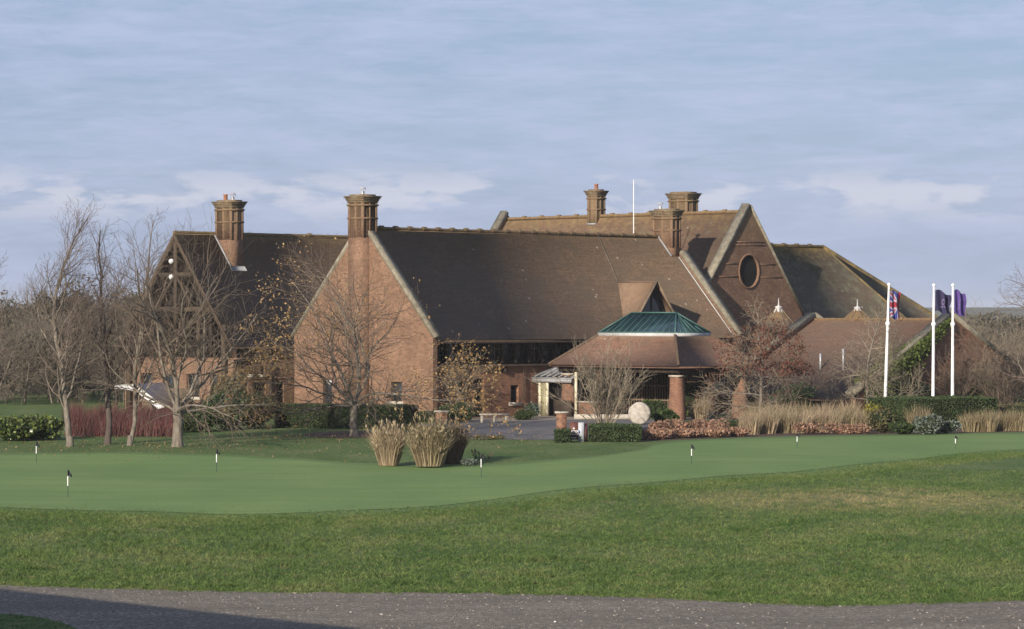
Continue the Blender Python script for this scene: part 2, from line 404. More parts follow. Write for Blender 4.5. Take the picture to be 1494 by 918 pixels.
def smooth_line(p, k=6):
    out = []
    for i in range(len(p) - 1):
        a = p[max(0, i - 1)]; b = p[i]; c = p[i + 1]; d = p[min(len(p) - 1, i + 2)]
        for j in range(k):
            t = j / k
            out.append(tuple(.5 * ((2 * b[q]) + (-a[q] + c[q]) * t + (2 * a[q] - 5 * b[q] + 4 * c[q] - d[q]) * t * t + (-a[q] + 3 * b[q] - 3 * c[q] + d[q]) * t ** 3) for q in (0, 1)))
    out.append(p[-1]); return out

# ------------------------------------------------------------------ ground
xs = np.unique(np.round(np.concatenate([np.linspace(-3000, -300, 12), np.linspace(-300, -60, 13), np.linspace(-60, -30, 11), np.arange(-30, 30.01, .75), np.linspace(30, 60, 11), np.linspace(60, 300, 13), np.linspace(300, 3000, 12)]), 3))
ys = np.unique(np.round(np.concatenate([np.linspace(-300, 30, 12), np.arange(30, 150.01, .75), np.linspace(150, 300, 16), np.linspace(300, 6000, 20)]), 3))
XX, YY = np.meshgrid(xs, ys); HH = relief(XX, YY)
mb = MB(); nx, ny = len(xs), len(ys)
idx = np.arange(nx * ny).reshape(ny, nx)
mb.add(np.stack([XX.ravel(), YY.ravel(), HH.ravel()], 1), np.stack([idx[:-1, :-1].ravel(), idx[:-1, 1:].ravel(), idx[1:, 1:].ravel(), idx[1:, :-1].ravel()], 1))
structure(mb.build('ground', 'lawn', smooth=True, uv=False))
def h_lat(x, y):
    i = np.clip(np.searchsorted(xs, x) - 1, 0, nx - 2); j = np.clip(np.searchsorted(ys, y) - 1, 0, ny - 2)
    tx = (x - xs[i]) / (xs[i + 1] - xs[i]); ty = (y - ys[j]) / (ys[j + 1] - ys[j])
    return (HH[j, i] * (1 - tx) + HH[j, i + 1] * tx) * (1 - ty) + (HH[j + 1, i] * (1 - tx) + HH[j + 1, i + 1] * tx) * ty
def clip(poly, ax, v, keep_less):
    out = []; n = len(poly)
    for i in range(n):
        p, q = poly[i], poly[(i + 1) % n]
        ip = (p[ax] <= v) == keep_less or p[ax] == v; iq = (q[ax] <= v) == keep_less or q[ax] == v
        if ip: out.append(p)
        if ip != iq:
            t = (v - p[ax]) / (q[ax] - p[ax]); r = [p[0] + (q[0] - p[0]) * t, p[1] + (q[1] - p[1]) * t]; r[ax] = v; out.append(tuple(r))
    return out
def sheet(name, poly, mat, dz):
    mb = MB(); y0 = min(p[1] for p in poly); y1 = max(p[1] for p in poly)
    for j in range(ny - 1):
        if ys[j + 1] < y0 or ys[j] > y1: continue
        row = clip(clip(poly, 1, ys[j], False), 1, ys[j + 1], True)
        if len(row) < 3: continue
        x0 = min(p[0] for p in row); x1 = max(p[0] for p in row)
        for i in range(nx - 1):
            if xs[i + 1] < x0 or xs[i] > x1: continue
            c = clip(clip(row, 0, xs[i], False), 0, xs[i + 1], True)
            if len(c) < 3: continue
            cc = []
            for p in c:
                if not cc or abs(p[0] - cc[-1][0]) + abs(p[1] - cc[-1][1]) > 1e-6: cc.append(p)
            if len(cc) < 3: continue
            mb.add([(p[0], p[1], float(h_lat(p[0], p[1])) + dz) for p in cc], [tuple(range(len(cc)))])
    return structure(mb.build(name, mat, smooth=True, uv=False))
def gp(pts): return [tuple(G(*p).xy) for p in pts]
top = [(-140, 669), (0, 665), (150, 663.5), (300, 666), (420, 671), (520, 677), (640, 681), (760, 680), (860, 672), (932, 660), (971, 648), (1090, 641.5), (1300, 637), (1494, 634), (1650, 632)]
bot = [(1650, 648), (1494, 655), (1400, 662), (1300, 674), (1150, 688), (1000, 702), (850, 716), (700, 730), (560, 741), (400, 746), (200, 744), (0, 742), (-140, 741)]
green_poly = smooth_line(gp(top)) + smooth_line(gp(bot))
ftop = [(x, y - 3.0) for x, y in top]; fbot = [(x, y + 13 * (1 - .35 * max(0, (x - 700)) / 800)) for x, y in bot]
fringe_poly = smooth_line(gp(ftop)) + smooth_line(gp(fbot))
sheet('fringe', fringe_poly, 'fringe', .010)
sheet('putting_green', green_poly, 'green', .022)
rd = [(-300, 846), (0, 852), (200, 857), (400, 861), (600, 862), (800, 865), (950, 869), (1100, 877), (1200, 880), (1300, 878.5), (1494, 873), (1800, 868)]
rng = np.random.default_rng(3)
rdl = smooth_line(gp(rd), 12)
rdl = [(x + rng.normal() * .05, y + rng.normal() * .09) for x, y in rdl]
road_poly = rdl + [(22, 50), (22, 46), (-16, 46), (-16, 50)]
sheet('gravel_road', road_poly, 'gravel', .02)
verge = [tuple(G(*p).xy) for p in [(-220, 889), (-60, 892), (30, 897), (80, 905), (115, 918), (140, 940)]]
verge_poly = smooth_line(verge, 6) + [(-13, 50.5)]
sheet('grass_verge', verge_poly, 'lawn', .04)
drive = gp([(560, 622), (690, 616.5), (1040, 608), (1040, 618), (930, 626), (850, 641.5), (760, 642), (690, 641), (640, 634)])
sheet('driveway', drive, 'asphalt', .012)
pav = gp([(690, 616.5), (840, 613), (1060, 604), (1060, 596), (640, 597), (600, 606), (640, 617)])
sheet('paved_forecourt', pav, 'paving', .016)
bed = smooth_line(gp([(930, 645), (960, 643), (1090, 638.5), (1300, 634.5), (1494, 631.5), (1700, 630)]), 5) + smooth_line(gp([(1700, 612), (1494, 606), (1300, 606), (1100, 608), (960, 615), (930, 628)]), 5)
sheet('planting_bed', bed, 'mulch', .008)
ring = G(520, 634); sheet('mulch_ring', [(ring.x + 2.6 * math.cos(t / 20 * 6.283), ring.y + 4.5 * math.sin(t / 20 * 6.283)) for t in range(20)], 'mulch', .018)

# ------------------------------------------------------------------ distant hills
def hill(name, X0, X1, Y, H, mat, seed):
    r = random.Random(seed); mb = MB(); n = 40; m = 8; v = []
    for j in range(m + 1):
        for i in range(n + 1):
            t = i / n; s = j / m
            hh = H * math.sin(math.pi * s) * (.25 + .75 * math.sin(math.pi * t)) * (1 + .12 * math.sin(t * 9 + seed))
            v.append((X0 + (X1 - X0) * t, Y + s * Y * .5, hh - .5))
    f = [(j * (n + 1) + i, j * (n + 1) + i + 1, (j + 1) * (n + 1) + i + 1, (j + 1) * (n + 1) + i) for j in range(m) for i in range(n)]
    mb.add(v, f); structure(mb.build(name, mat, smooth=True, uv=False))
M['hillside'] = m_noise('hillside', [(.35, (.035, .045, .022)), (.6, (.065, .07, .035))], .02, detail=8, second=(.05, (.09, .08, .04)))
hill('hill', -2200, 2600, 2200, 14, 'hillside', 2)

# ------------------------------------------------------------------ clubhouse
CH = empty('clubhouse', O0, 'sprawling red brick clubhouse with steep brown tiled roofs and tall chimneys', 'clubhouse')
def part(mb, name, mat, parent=CH, **k): return mb.build(name, mat, parent, **k)
def wall_mesh(mb, o, S, T, Nn, outline, holes, depth=.22, m=0):
    o = Vector(o)
    loops = [[Vector((s, t, 0)) for s, t in outline]] + [[Vector((s, t, 0)) for s, t in h] for h in holes]
    tri = tessellate_polygon(loops); flat = [p for lp in loops for p in lp]
    mb.add([tuple(o + S * p.x + T * p.y) for p in flat], [tuple(t) for t in tri], m)
    for h in holes:
        for i in range(len(h)):
            p, q = h[i], h[(i + 1) % len(h)]
            P, Q = o + S * p[0] + T * p[1], o + S * q[0] + T * q[1]
            mb.add([tuple(P), tuple(Q), tuple(Q - Nn * depth), tuple(P - Nn * depth)], [(0, 1, 2, 3)], m)
def rect(s0, s1, t0, t1): return [(s0, t0), (s1, t0), (s1, t1), (s0, t1)]
def obox(mb, o, S, T, Nn, s0, s1, t0, t1, n0, n1, m=0):
    mb.box(Vector(o) + S * s0 + T * t0 + Nn * n0, S * (s1 - s0), T * (t1 - t0), Nn * (n1 - n0), m)
def window(o, S, Nn, s0, s1, t0, t1, nx=2, ny=2, sill=True, name='window', fm='timber', depth=.2, parent=CH, frame=.06):
    mb = MB(); obox(mb, o, S, Z, Nn, s0 - .02, s1 + .02, t0 - .02, t1 + .02, -depth - .06, -depth)
    w = part(mb, name, 'glass', parent)
    mb = MB(); f = frame; n0, n1 = -depth + .002, -depth + .06
    for x0, x1, y0, y1 in ((s0 + .002, s0 + f, t0 + .002, t1 - .002), (s1 - f, s1 - .002, t0 + .002, t1 - .002), (s0 + f, s1 - f, t0 + .002, t0 + f), (s0 + f, s1 - f, t1 - f, t1 - .002)): obox(mb, o, S, Z, Nn, x0, x1, y0, y1, n0, n1)
    for i in range(1, nx): x = s0 + (s1 - s0) * i / nx; obox(mb, o, S, Z, Nn, x - .02, x + .02, t0 + f, t1 - f, n0, n1 - .01)
    for i in range(1, ny): y = t0 + (t1 - t0) * i / ny; obox(mb, o, S, Z, Nn, s0 + f, s1 - f, y - .015, y + .015, n0, n1 - .02)
    part(mb, 'frame', fm, w)
    if sill:
        mb = MB(); obox(mb, o, S, Z, Nn, s0 - .15, s1 + .15, t0 - .2, t0 - .003, -.05, .1); part(mb, 'sill', 'stone', w)
    return w

EZ, RZ, HW = 4.53, 10.87, 5.76                         # main range: eave, ridge, half width
SL = (RZ - EZ) / HW
a_end = 26.5
# main roof, split where the slopes are two parts of one roof
mb = MB()
mb.slab([L(.35, 0, RZ), L(a_end, 0, RZ), L(a_end, HW + .05, EZ - .05), L(.35, HW + .05, EZ - .05)], .16)
mb.slab([L(.35, -.002, RZ), L(a_end, -.002, RZ), L(a_end, -HW - .3, EZ - .3), L(.35, -HW - .3, EZ - .3)], .16)
roof_main = part(mb, 'roof', 'tile_main'); roof_main['label'] = 'large dark brown tiled main roof'
def ridge_tiles(p, q, parent, mat='tile_main', step=1.15):
    mb = MB(); p, q = Vector(p), Vector(q); d = (q - p); n = int(d.length / .45); dn = d.normalized()
    r = random.Random(int(p.x * 10))
    for i in range(n):
        a = p + dn * (d.length * i / n); b = p + dn * (d.length * (i + .96) / n); h = .1 + r.uniform(-.008, .008)
        mb.tube([a + Z * .02, b + Z * .02], [h, h], 8, cap=True)
    k = int(d.length / step)
    for i in range(1, k):
        c = p + dn * (d.length * i / k); mb.tube([c - dn * .16 + Z * .05, c + dn * .16 + Z * .05], [.14, .14], 8, cap=True)
    return part(mb, 'ridge_tiles', mat, parent)
ridge_tiles(L(.35, 0, RZ), L(25.8, 0, RZ), roof_main)
# lead line running down the slope to the dormer
mb = MB()
dor_a = a_at(957, 5.75); bx = (RZ - 7.95) / SL
mb.beam(L(a_at(872, 0), .02, RZ + .03), L(dor_a - .05, bx, 7.99), .03, .02); part(mb, 'flashing', 'coping', roof_main)

# gable walls of main range
zt = lambda b, up=0.0: RZ - abs(b) * SL + up
mb = MB()
OL = L(0, 0, 0); Sb = -N; Sn = N
gw = [(-HW - .05, 0), (HW + .05, 0), (HW + .05, EZ + .15), (0, RZ + .22), (-HW - .05, EZ + .15)]
holes = [rect(-3.95, -3.15, .3, 2.2)]
hole2 = rect(2.6, 3.5, .9, 2.1)
b0 = b_at(478, 0)
holes = [rect(b0 - .4, b0 + .4, .05, 2.15), rect(2.4, 3.3, 1.0, 2.1)]
wall_mesh(mb, OL, N, Z, -U, gw, holes, .25)
# back face of the parapet and edges
mb.add([tuple(L(.34, s, t)) for s, t in gw], [(0, 1, 2, 3, 4)])
for i in range(5):
    p, q = gw[i], gw[(i + 1) % 5]; mb.add([tuple(L(0, *p)), tuple(L(0, *q)), tuple(L(.34, *q)), tuple(L(.34, *p))], [(0, 1, 2, 3)])
gable = part(mb, 'gable_wall', 'brick')
gable['label'] = 'sunlit brick gable wall with a chimney breast'
window(OL, N, -U, b0 - .4, b0 + .4, .05, 2.15, 1, 3, False, 'door')
window(OL, N, -U, 2.4, 3.3, 1.0, 2.1, 2, 2)
def coping(parent, pts, axis, w=.5, h=.2, name='coping', kneel=True):
    mb = MB()
    for p, q in zip(pts[:-1], pts[1:]):
        p, q = Vector(p), Vector(q); d = (q - p); n = 1; up = axis.cross(d).normalized()
        if up.z < 0: up = -up
        for i in range(n):
            a = p + d * (i / n); c = p + d * ((i + 1) / n)
            mb.box(a - axis * w / 2, c - a, axis * w, up * h)
    return part(mb, name, 'coping', parent)
coping(gable, [L(.17, -HW - .15, zt(HW + .15) + .22), L(.17, -.75, zt(.75) + .22)], U, .52)
coping(gable, [L(.17, HW + .15, zt(HW + .15) + .22), L(.17, .3, zt(.3) + .22)], U, .52)

mb = MB()                                                # right end parapet gable
gw2 = [(-HW - .05, 0), (HW + .05, 0), (HW + .05, EZ + .2), (0, RZ + .3), (-HW - .05, EZ + .2)]
for aa in (a_end, a_end + .4): mb.add([tuple(L(aa, s, t)) for s, t in gw2], [(0, 1, 2, 3, 4)])
for i in range(5):
    p, q = gw2[i], gw2[(i + 1) % 5]; mb.add([tuple(L(a_end, *p)), tuple(L(a_end, *q)), tuple(L(a_end + .4, *q)), tuple(L(a_end + .4, *p))], [(0, 1, 2, 3)])
gable2 = part(mb, 'gable_wall', 'brick')
coping(gable2, [L(a_end + .2, HW + .2, zt(HW + .2) + .3), L(a_end + .2, 1.2, zt(1.2) + .3)], U, .62, .22)
coping(gable2, [L(a_end + .2, -HW - .15, zt(HW + .15) + .3), L(a_end + .2, -.5, zt(.5) + .3)], U, .62, .22)
mb = MB(); mb.beam(L(a_end - .12, HW, zt(HW) + .03), L(a_end - .12, 1.2, zt(1.2) + .03), .06, .07, U); part(mb, 'flashing', 'leadwhite', gable2)

# front wall of main range, set back under the eave
FB = 4.8
O1 = L(0, FB, 0); aS = lambda px: a_at(px, FB)
zj = z_at(535, 6, FB)                                     # top of brickwork
w_holes = [rect(aS(692), aS(706), .05, z_at(552, aS(700), FB)), rect(aS(745), aS(756.5), z_at(587, aS(750), FB), z_at(562, aS(750), FB)),
           rect(3.0, 4.1, .9, 2.2)]
mb = MB(); wall_mesh(mb, O1, U, Z, N, [(.3, 0), (a_end, 0), (a_end, zj), (.3, zj)], w_holes, .35)
front = part(mb, 'front_wall', 'brick_red')
h = w_holes[0]; window(O1, U, N, h[0][0], h[1][0], h[0][1], h[2][1], 1, 3, False, 'door', depth=.32)
h = w_holes[1]; window(O1, U, N, h[0][0], h[1][0], h[0][1], h[2][1], 2, 3, depth=.32)
h = w_holes[2]; window(O1, U, N, h[0][0], h[1][0], h[0][1], h[2][1], 2, 3, depth=.32)
# dark timber glazed storey: boards, glazing, posts with brackets, projecting sill
mb = MB(); mb.lbox(.4, a_end - .02, FB - .5, FB - .2, zj - .1, EZ + .7); tb = part(mb, 'timber_storey', 'timber')
mb = MB(); mb.lbox(.5, a_end - .05, FB - .2 + .002, FB + .28, zj + .003, zj + .13); part(mb, 'sill', 'timber', tb)
k = 0; aa = 1.0
while aa < a_end - 1:
    mb = MB(); mb.lbox(aa + .12, aa + 1.0, FB - .19, FB - .15, zj + .3, EZ + .35)
    w = part(mb, 'window', 'glass')
    mb = MB()
    for s in (aa + .12, aa + .55, aa + .94): mb.lbox(s, s + .06, FB - .145, FB - .1, zj + .3, EZ + .35)
    mb.lbox(aa + .12, aa + 1.0, FB - .14, FB - .11, zj + 1.0, zj + 1.06)
    part(mb, 'frame', 'timber_pale' if k % 3 == 1 else 'timber', w)
    mb = MB(); mb.lbox(aa - .1, aa + .08, FB - .14, FB + .05, zj + .133, EZ + .5)
    mb.slab([L(aa - .08, FB + .05, zj + .2), L(aa - .08, FB + .05, zj + .9), L(aa - .08, FB + .26, zj + .2)], .14)
    part(mb, 'post', 'timber')
    aa += 1.12; k += 1
mb = MB()
for i in range(int(a_end / .6)):
    mb.beam(L(.6 + i * .6, FB - .3, zt(FB - .3) - .26), L(.6 + i * .6, HW - .02, zt(HW - .02) - .26), .07, .14)
part(mb, 'rafter_ends', 'timber')
mb = MB(); mb.lbox(6.6, 6.85, FB + .02, FB + .2, zj - .35, zj - .003); part(mb, 'bracket', 'timber')
# gutter along the eave
mb = MB(); mb.tube([L(.4, HW + .12, EZ - .22), L(a_end - .1, HW + .12, EZ - .22)], [.06, .06], 8, cap=True); part(mb, 'gutter', 'timber', roof_main)

def chimney(a0, a1, b0, b1, z0, z1, pots=(), crown=.28, flash=None, label=None, band=True):
    mb = MB(); mb.lbox(a0, a1, b0, b1, z0, z1 - .42)
    da, db = a1 - a0, b1 - b0
    hz = z1 - .42
    zb = max(z0, hz - 2.0)
    for i in range(3):                                    # pilaster ribs on the four faces
        t = i / 2; wa, wb = .13, .13
        s = a0 + t * (da - wa); mb.lbox(s, s + wa, b0 - .028, b1 + .028, zb, hz - .004)
    for i in range(3):
        t = i / 2; s = b0 + t * (db - .13); mb.lbox(a0 - .028, a1 + .028, s, s + .13, zb - .002, hz - .006)
    mb.lbox(a0 - .05, a1 + .05, b0 - .05, b1 + .05, hz - .95, hz - .86)
    mb.lbox(a0 - .07, a1 + .07, b0 - .07, b1 + .07, hz - .2, hz - .1)
    ch = part(mb, 'chimney', 'brick')
    if label: ch['label'] = label
    mb = MB()
    for i, (e, t) in enumerate(((.05, 0), (.09, .1), (.14, .2), (.19, .3))): mb.lbox(a0 - e, a1 + e, b0 - e, b1 + e, hz + t, hz + t + (.1 if i < 3 else .08))
    mb.lbox(a0 + .05, a1 - .05, b0 + .05, b1 - .05, hz + .38, hz + .47)
    part(mb, 'cap', 'brick_cap', ch)
    for (pa, pb, kind) in pots:
        mb = MB(); c = L(pa, pb, hz + .46)
        if kind == 'clay': mb.lathe(c, [(.13, 0), (.12, .3), (.15, .32), (.15, .38), (.1, .38)], 14)
        else:
            mb.lathe(c, [(.1, 0), (.1, .2)], 12)
            for t in range(4): mb.tube([c + Vector((.14 * math.cos(t * 1.57), .14 * math.sin(t * 1.57), .1)), c + Vector((.14 * math.cos(t * 1.57), .14 * math.sin(t * 1.57), .36))], [.015, .015], 4)
            mb.lathe(c + Z * .34, [(.19, 0), (.15, .08), (.03, .12)], 14)
        part(mb, 'pot', 'terracotta' if kind == 'clay' else 'grey_metal', ch)
    if flash:
        mb = MB()
        for p, q in flash: mb.beam(p, q, .1, .1, U)
        part(mb, 'flashing', 'lead', ch)
    return ch
# chimney on the sunlit gable, its breast running to the ground
c1 = chimney(-.5, .62, -.62, .6, 0, 12.75, [(.06, 0, 'cowl')])
mb = MB(); mb.lbox(-.47, -.002, -.95, -.623, 0, 6.9)
part(mb, 'breast', 'brick', c1)
c2 = chimney(25.75, 26.6, -.45, 1.15, 9.0, 12.6, [(26.2, -.2, 'cowl')], flash=[(L(25.7, .02, zt(0) + .06), L(25.7, 1.18, zt(1.18) + .06))])

# dormer gablet over the porch
DW = 2.75; DZ = 7.95; db1 = 5.78
mb = MB()
mb.slab([L(dor_a, bx, DZ), L(dor_a, db1, DZ), L(dor_a - DW, db1, DZ - DW * 1.25)], .1)
mb.slab([L(dor_a + .003, bx, DZ), L(dor_a + .003, db1, DZ), L(dor_a + DW, db1, DZ - DW * 1.25)], .1)
dm = part(mb, 'dormer_roof', 'tile_porch')
mb = MB(); mb.add([tuple(L(dor_a - DW + .15, db1 - .4, DZ - DW * 1.25)), tuple(L(dor_a + DW - .15, db1 - .4, DZ - DW * 1.25)), tuple(L(dor_a, db1 - .4, DZ - .15))], [(0, 1, 2)])
dg = part(mb, 'dormer_glazing', 'glass')
mb = MB()
for t in (-.9, 0, .9): mb.lbox(dor_a + t - .04, dor_a + t + .04, db1 - .39, db1 - .34, DZ - DW * 1.25, DZ - .35 - abs(t) * 1.2)
part(mb, 'frame', 'timber', dg)
mb = MB()
mb.beam(L(dor_a, db1 + .03, DZ + .02), L(dor_a - DW, db1 + .03, DZ - DW * 1.25 + .02), .06, .2, N)
mb.beam(L(dor_a, db1 + .03, DZ + .02), L(dor_a + DW, db1 + .03, DZ - DW * 1.25 + .02), .06, .2, N)
part(mb, 'bargeboard', 'timber_pale', dm)

# rear range with the big gable and round window
A2, RR = 32.6, 12.62; HW2 = 5.7; SL2 = 1.27; BF, BN = -20.3, 1.83; EZ2 = RR - HW2 * SL2
mb = MB()
mb.slab([L(A2, BF + .3, RR), L(A2, BN - .3, RR), L(A2 - HW2 - .3, BN - .3, EZ2 - .35), L(A2 - HW2 - .3, BF + .3, EZ2 - .35)], .16)
mb.slab([L(A2 + .003, BF + .3, RR), L(A2 + .003, BN - .3, RR), L(A2 + HW2 + .3, BN - .3, EZ2 - .35), L(A2 + HW2 + .3, BF + .3, EZ2 - .35)], .16)
rr = part(mb, 'roof', 'tile_rear'); rr['label'] = 'rear tiled roof blotched with golden lichen along its ridge'
ridge_tiles(L(A2, BF + .3, RR), L(A2, BN - .4, RR), rr, 'tile_rear', 1.6)
ng = 26; cz = z_at(396, A2, BN); circ = [(A2 + .95 * math.cos(i / ng * 6.2832), cz + 1.03 * math.sin(i / ng * 6.2832)) for i in range(ng)]
mb = MB(); O2 = L(0, BN, 0)
out2 = [(A2 - HW2 - .2, 0), (A2 + HW2 + .2, 0), (A2 + HW2 + .2, EZ2 + .1), (A2, RR + .35), (A2 - HW2 - .2, EZ2 + .1)]
wall_mesh(mb, O2, U, Z, N, out2, [circ], .35)
mb.add([tuple(L(s, BN - .34, t)) for s, t in out2], [(0, 1, 2, 3, 4)])
for i in range(5):
    p, q = out2[i], out2[(i + 1) % 5]; mb.add([tuple(L(p[0], BN, p[1])), tuple(L(q[0], BN, q[1])), tuple(L(q[0], BN - .34, q[1])), tuple(L(p[0], BN - .34, p[1]))], [(0, 1, 2, 3)])
for zz in (z_at(354, A2, BN), z_at(358.5, A2, BN), z_at(386, A2, BN), z_at(405, A2, BN)):     # string courses
    hw = (RR + .2 - zz) / SL2 - .15
    if abs(zz - cz) < 1.1:
        g_ = math.sqrt(max(0, 1.15 ** 2 - (zz - cz) ** 2)); obox(mb, O2, U, Z, N, A2 - hw, A2 - g_, zz, zz + .06, .001, .03); obox(mb, O2, U, Z, N, A2 + g_, A2 + hw, zz, zz + .06, .001, .03)
    else: obox(mb, O2, U, Z, N, A2 - hw, A2 + hw, zz, zz + .06, .001, .03)
bigg = part(mb, 'gable_wall', 'brick'); bigg['label'] = 'tall brick gable wall with one round window'
mb = MB(); v = []
for r_, n_ in ((.95, 0.0), (.95, .05), (1.08, .05), (1.08, 0.0)):
    for i in range(ng): t = i / ng * 6.2832; v.append(tuple(L(A2 + r_ * math.cos(t), BN + n_ + .002, cz + (r_ + .08) * math.sin(t))))
mb.add(v, [(k * ng + i, k * ng + (i + 1) % ng, (k + 1) * ng + (i + 1) % ng, (k + 1) * ng + i) for k in range(3) for i in range(ng)])
rw = MB(); rw.add([tuple(L(s, BN - .1, t)) for s, t in circ], [tuple(range(ng))]); rwin = part(rw, 'round_window', 'dark')
part(mb, 'surround', 'brick', rwin)
M['stain'] = m_noise('stain', [(.3, (.07, .055, .045)), (.7, (.14, .11, .09))], 5, sc3=(3, 3, .5))
coping(bigg, [L(A2 - HW2 - .3, BN - .15, EZ2 + .0), L(A2, BN - .15, RR + .38)], N, .6, .24)
coping(bigg, [L(A2 + HW2 + .2, BN - .15, EZ2 + .12), L(A2, BN - .15, RR + .38)], N, .6, .1)
mb = MB()
for bb in (BF, BF + .34): mb.add([tuple(L(s, bb, t)) for s, t in out2], [(0, 1, 2, 3, 4)])
mb.lbox(A2 - HW2, A2 - HW2 + .3, BF + .35, BN - .36, 0, EZ2 - .2)
gb3 = part(mb, 'gable_wall', 'brick')
coping(gb3, [L(A2 - HW2 - .3, BF + .15, EZ2 + .0), L(A2, BF + .15, RR + .4)], N, .6, .3)
sl2 = lambda a: RR - abs(a - A2) * SL2
bc = b_at(870, 32.6)
chimney(32.15, 33.05, bc - .4, bc + .4, 11.6, 14.4, [(32.6, bc, 'clay')], flash=[(L(32.1, bc - .42, sl2(32.1) + .1), L(32.1, bc + .42, sl2(32.1) + .1))])
bc = b_at(996, 34.4)
chimney(33.9, 35.05, bc - .78, bc + .78, 10.5, 14.1, [])
# aerial mast
am = L(a_at(924.5, -.6), -.6, 0); zt_m = CZ + (HY - 262) / F * am.y
mb = MB(); mb.tube([Vector((am.x, am.y, 9.8)), Vector((am.x, am.y, zt_m))], [.035, .025], 8, cap=True); part(mb, 'mast', 'white')

# hipped wing at the far right
mb = MB(); E = L(45.2, -2, 10.6); W0 = L(38.1, -2, 10.6)
H1 = L(50.2, 2.9, 4.6); H2 = PX(1404, 207, 4.6); HL = L(38.1, 2.9, 4.6)
mb.slab([W0, E, H1, HL], .15); 
mb.slab([E, H2, H1], .15)
mb.slab([W0 - N * .003, E - N * .003, H2 + Vector((-.5, 9, 0)), L(38.1, -8, 4.6)], .15)
wing = part(mb, 'roof', 'tile_wing'); wing['label'] = 'mossy hipped roof at the right end'
M['tile_lichen'] = m_noise('tile_lichen', [(.35, (.09, .075, .05)), (.5, (.15, .115, .06)), (.62, (.25, .18, .07))], 1.4, detail=7)
ridge_tiles(W0, E, wing, 'tile_lichen', 1.3)
mb = MB(); mb.tube([E, H1], [.09, .09], 6); part(mb, 'hip_tiles', 'tile_lichen', wing)
mb = MB(); mb.tube([E, H2], [.16, .16], 6); part(mb, 'hip_tiles', 'tile_lichen', wing)
mb = MB(); hl = [L(38.2, 2.6, 0), L(49.6, 2.6, 0), Vector((H2.x - .6, H2.y, 0)), L(38.2, -8, 0)]
mb.add([tuple(p) for p in hl] + [tuple(p + Z * 4.6) for p in hl], [(0, 1, 5, 4), (1, 2, 6, 5), (2, 3, 7, 6), (3, 0, 4, 7)]); part(mb, 'wing_wall', 'brick')

# two little conical roofs with lead finials
def cone(c, r, zb, zt2, sides=8):
    mb = MB(); mb.lathe(c, [(r, zb), (r * .5, zb + (zt2 - zb) * .55), (.12, zt2)], sides, rot=.2)
    co = part(mb, 'turret_roof', 'tile_low')
    mb = MB(); mb.lathe(c, [(r * .85, 0), (r * .85, zb + .02)], sides, rot=.2); part(mb, 'turret_wall', 'brick', co)
    mb = MB(); mb.lathe(c, [(.62, zt2 - .62), (.3, zt2 - .2), (.2, zt2), (.26, zt2 + .06), (.05, zt2 + .14), (.02, zt2 + .6)], 12); part(mb, 'finial', 'leadwhite', co)
    mb = MB()
    for i in range(sides):
        t = i / sides * 6.2832 + .2
        mb.tube([c + Vector((r * math.cos(t), r * math.sin(t), zb + .02)), c + Vector((r * .5 * math.cos(t), r * .5 * math.sin(t), zb + (zt2 - zb) * .55 + .02)), c + Vector((.14 * math.cos(t), .14 * math.sin(t), zt2))], [.04, .04, .03], 5)
    part(mb, 'hip_tiles', 'timber_pale', co)
    return co
ca = a_at(1136, 6.2); cone(L(ca, 6.2), 2.1, z_at(500, ca, 6.2), z_at(449, ca, 6.2))
ca = a_at(1251, 4.9); cone(L(ca, 4.9), 1.9, z_at(486, ca, 4.9), z_at(450, ca, 4.9))

# low right range with the roof sweeping almost to the ground
A3, R3, SL3, W3, B30, B31 = 29.2, 5.6, .475, 9.6, 9.5, 20.2
mb = MB()
mb.slab([L(A3, B30 + .3, R3), L(A3, B31 - .3, R3), L(A3 - W3, B31 - .3, R3 - W3 * SL3), L(A3 - W3, B30 + .3, R3 - W3 * SL3)], .14)
mb.slab([L(A3 + .003, B30 + .3, R3), L(A3 + .003, B31 - .3, R3), L(A3 + 7, B31 - .3, R3 - 7 * SL3), L(A3 + 7, B30 + .3, R3 - 7 * SL3)], .14)
low = part(mb, 'roof', 'tile_low'); low['label'] = 'low reddish tiled roof sweeping almost to the ground'
ridge_tiles(L(A3, B30 + .3, R3), L(A3, B31 - .3, R3), low, 'tile_low', 3)
for bb, nm in ((B30, 0), (B31 - .35, 1)):
    mb = MB(); ol = [(A3 - W3 + .3, 0), (A3 + 6, 0), (A3 + 6, R3 - 6 * SL3 + .2), (A3, R3 + .2), (A3 - W3 + .3, R3 - (W3 - .3) * SL3 + .2)]
    for q in (bb, bb + .35): mb.add([tuple(L(s, q, t)) for s, t in ol], [(0, 1, 2, 3, 4)])
    for i in range(5):
        p, q = ol[i], ol[(i + 1) % 5]; mb.add([tuple(L(p[0], bb, p[1])), tuple(L(q[0], bb, q[1])), tuple(L(q[0], bb + .35, q[1])), tuple(L(p[0], bb + .35, p[1]))], [(0, 1, 2, 3)])
    gwl = part(mb, 'gable_wall', 'brick_red')
    coping(gwl, [L(A3 - W3, bb + .17, R3 - W3 * SL3 + .2), L(A3, bb + .17, R3 + .22)], N, .6, .25)
    coping(gwl, [L(A3 + 6.2, bb + .17, R3 - 6.2 * SL3 + .2), L(A3, bb + .17, R3 + .22)], N, .6, .25)
mb = MB(); mb.lbox(A3 - W3 + .7, A3 - W3 + 1.0, B30 + .36, B31 - .4, 0, R3 - (W3 - .9) * SL3 - .2); part(mb, 'low_wall', 'timber')
mb = MB(); mb.beam(L(A3 - W3 + 3.4, 16.9, 2.66), L(A3 - W3 + 3.4, 16.9, 3.9), .1, .1, U); mb.beam(L(A3 - W3 + 3.4, 15.2, 2.66), L(A3 - W3 + 3.4, 15.2, 3.6), .1, .1, U); part(mb, 'vent_pipe', 'grey_metal')

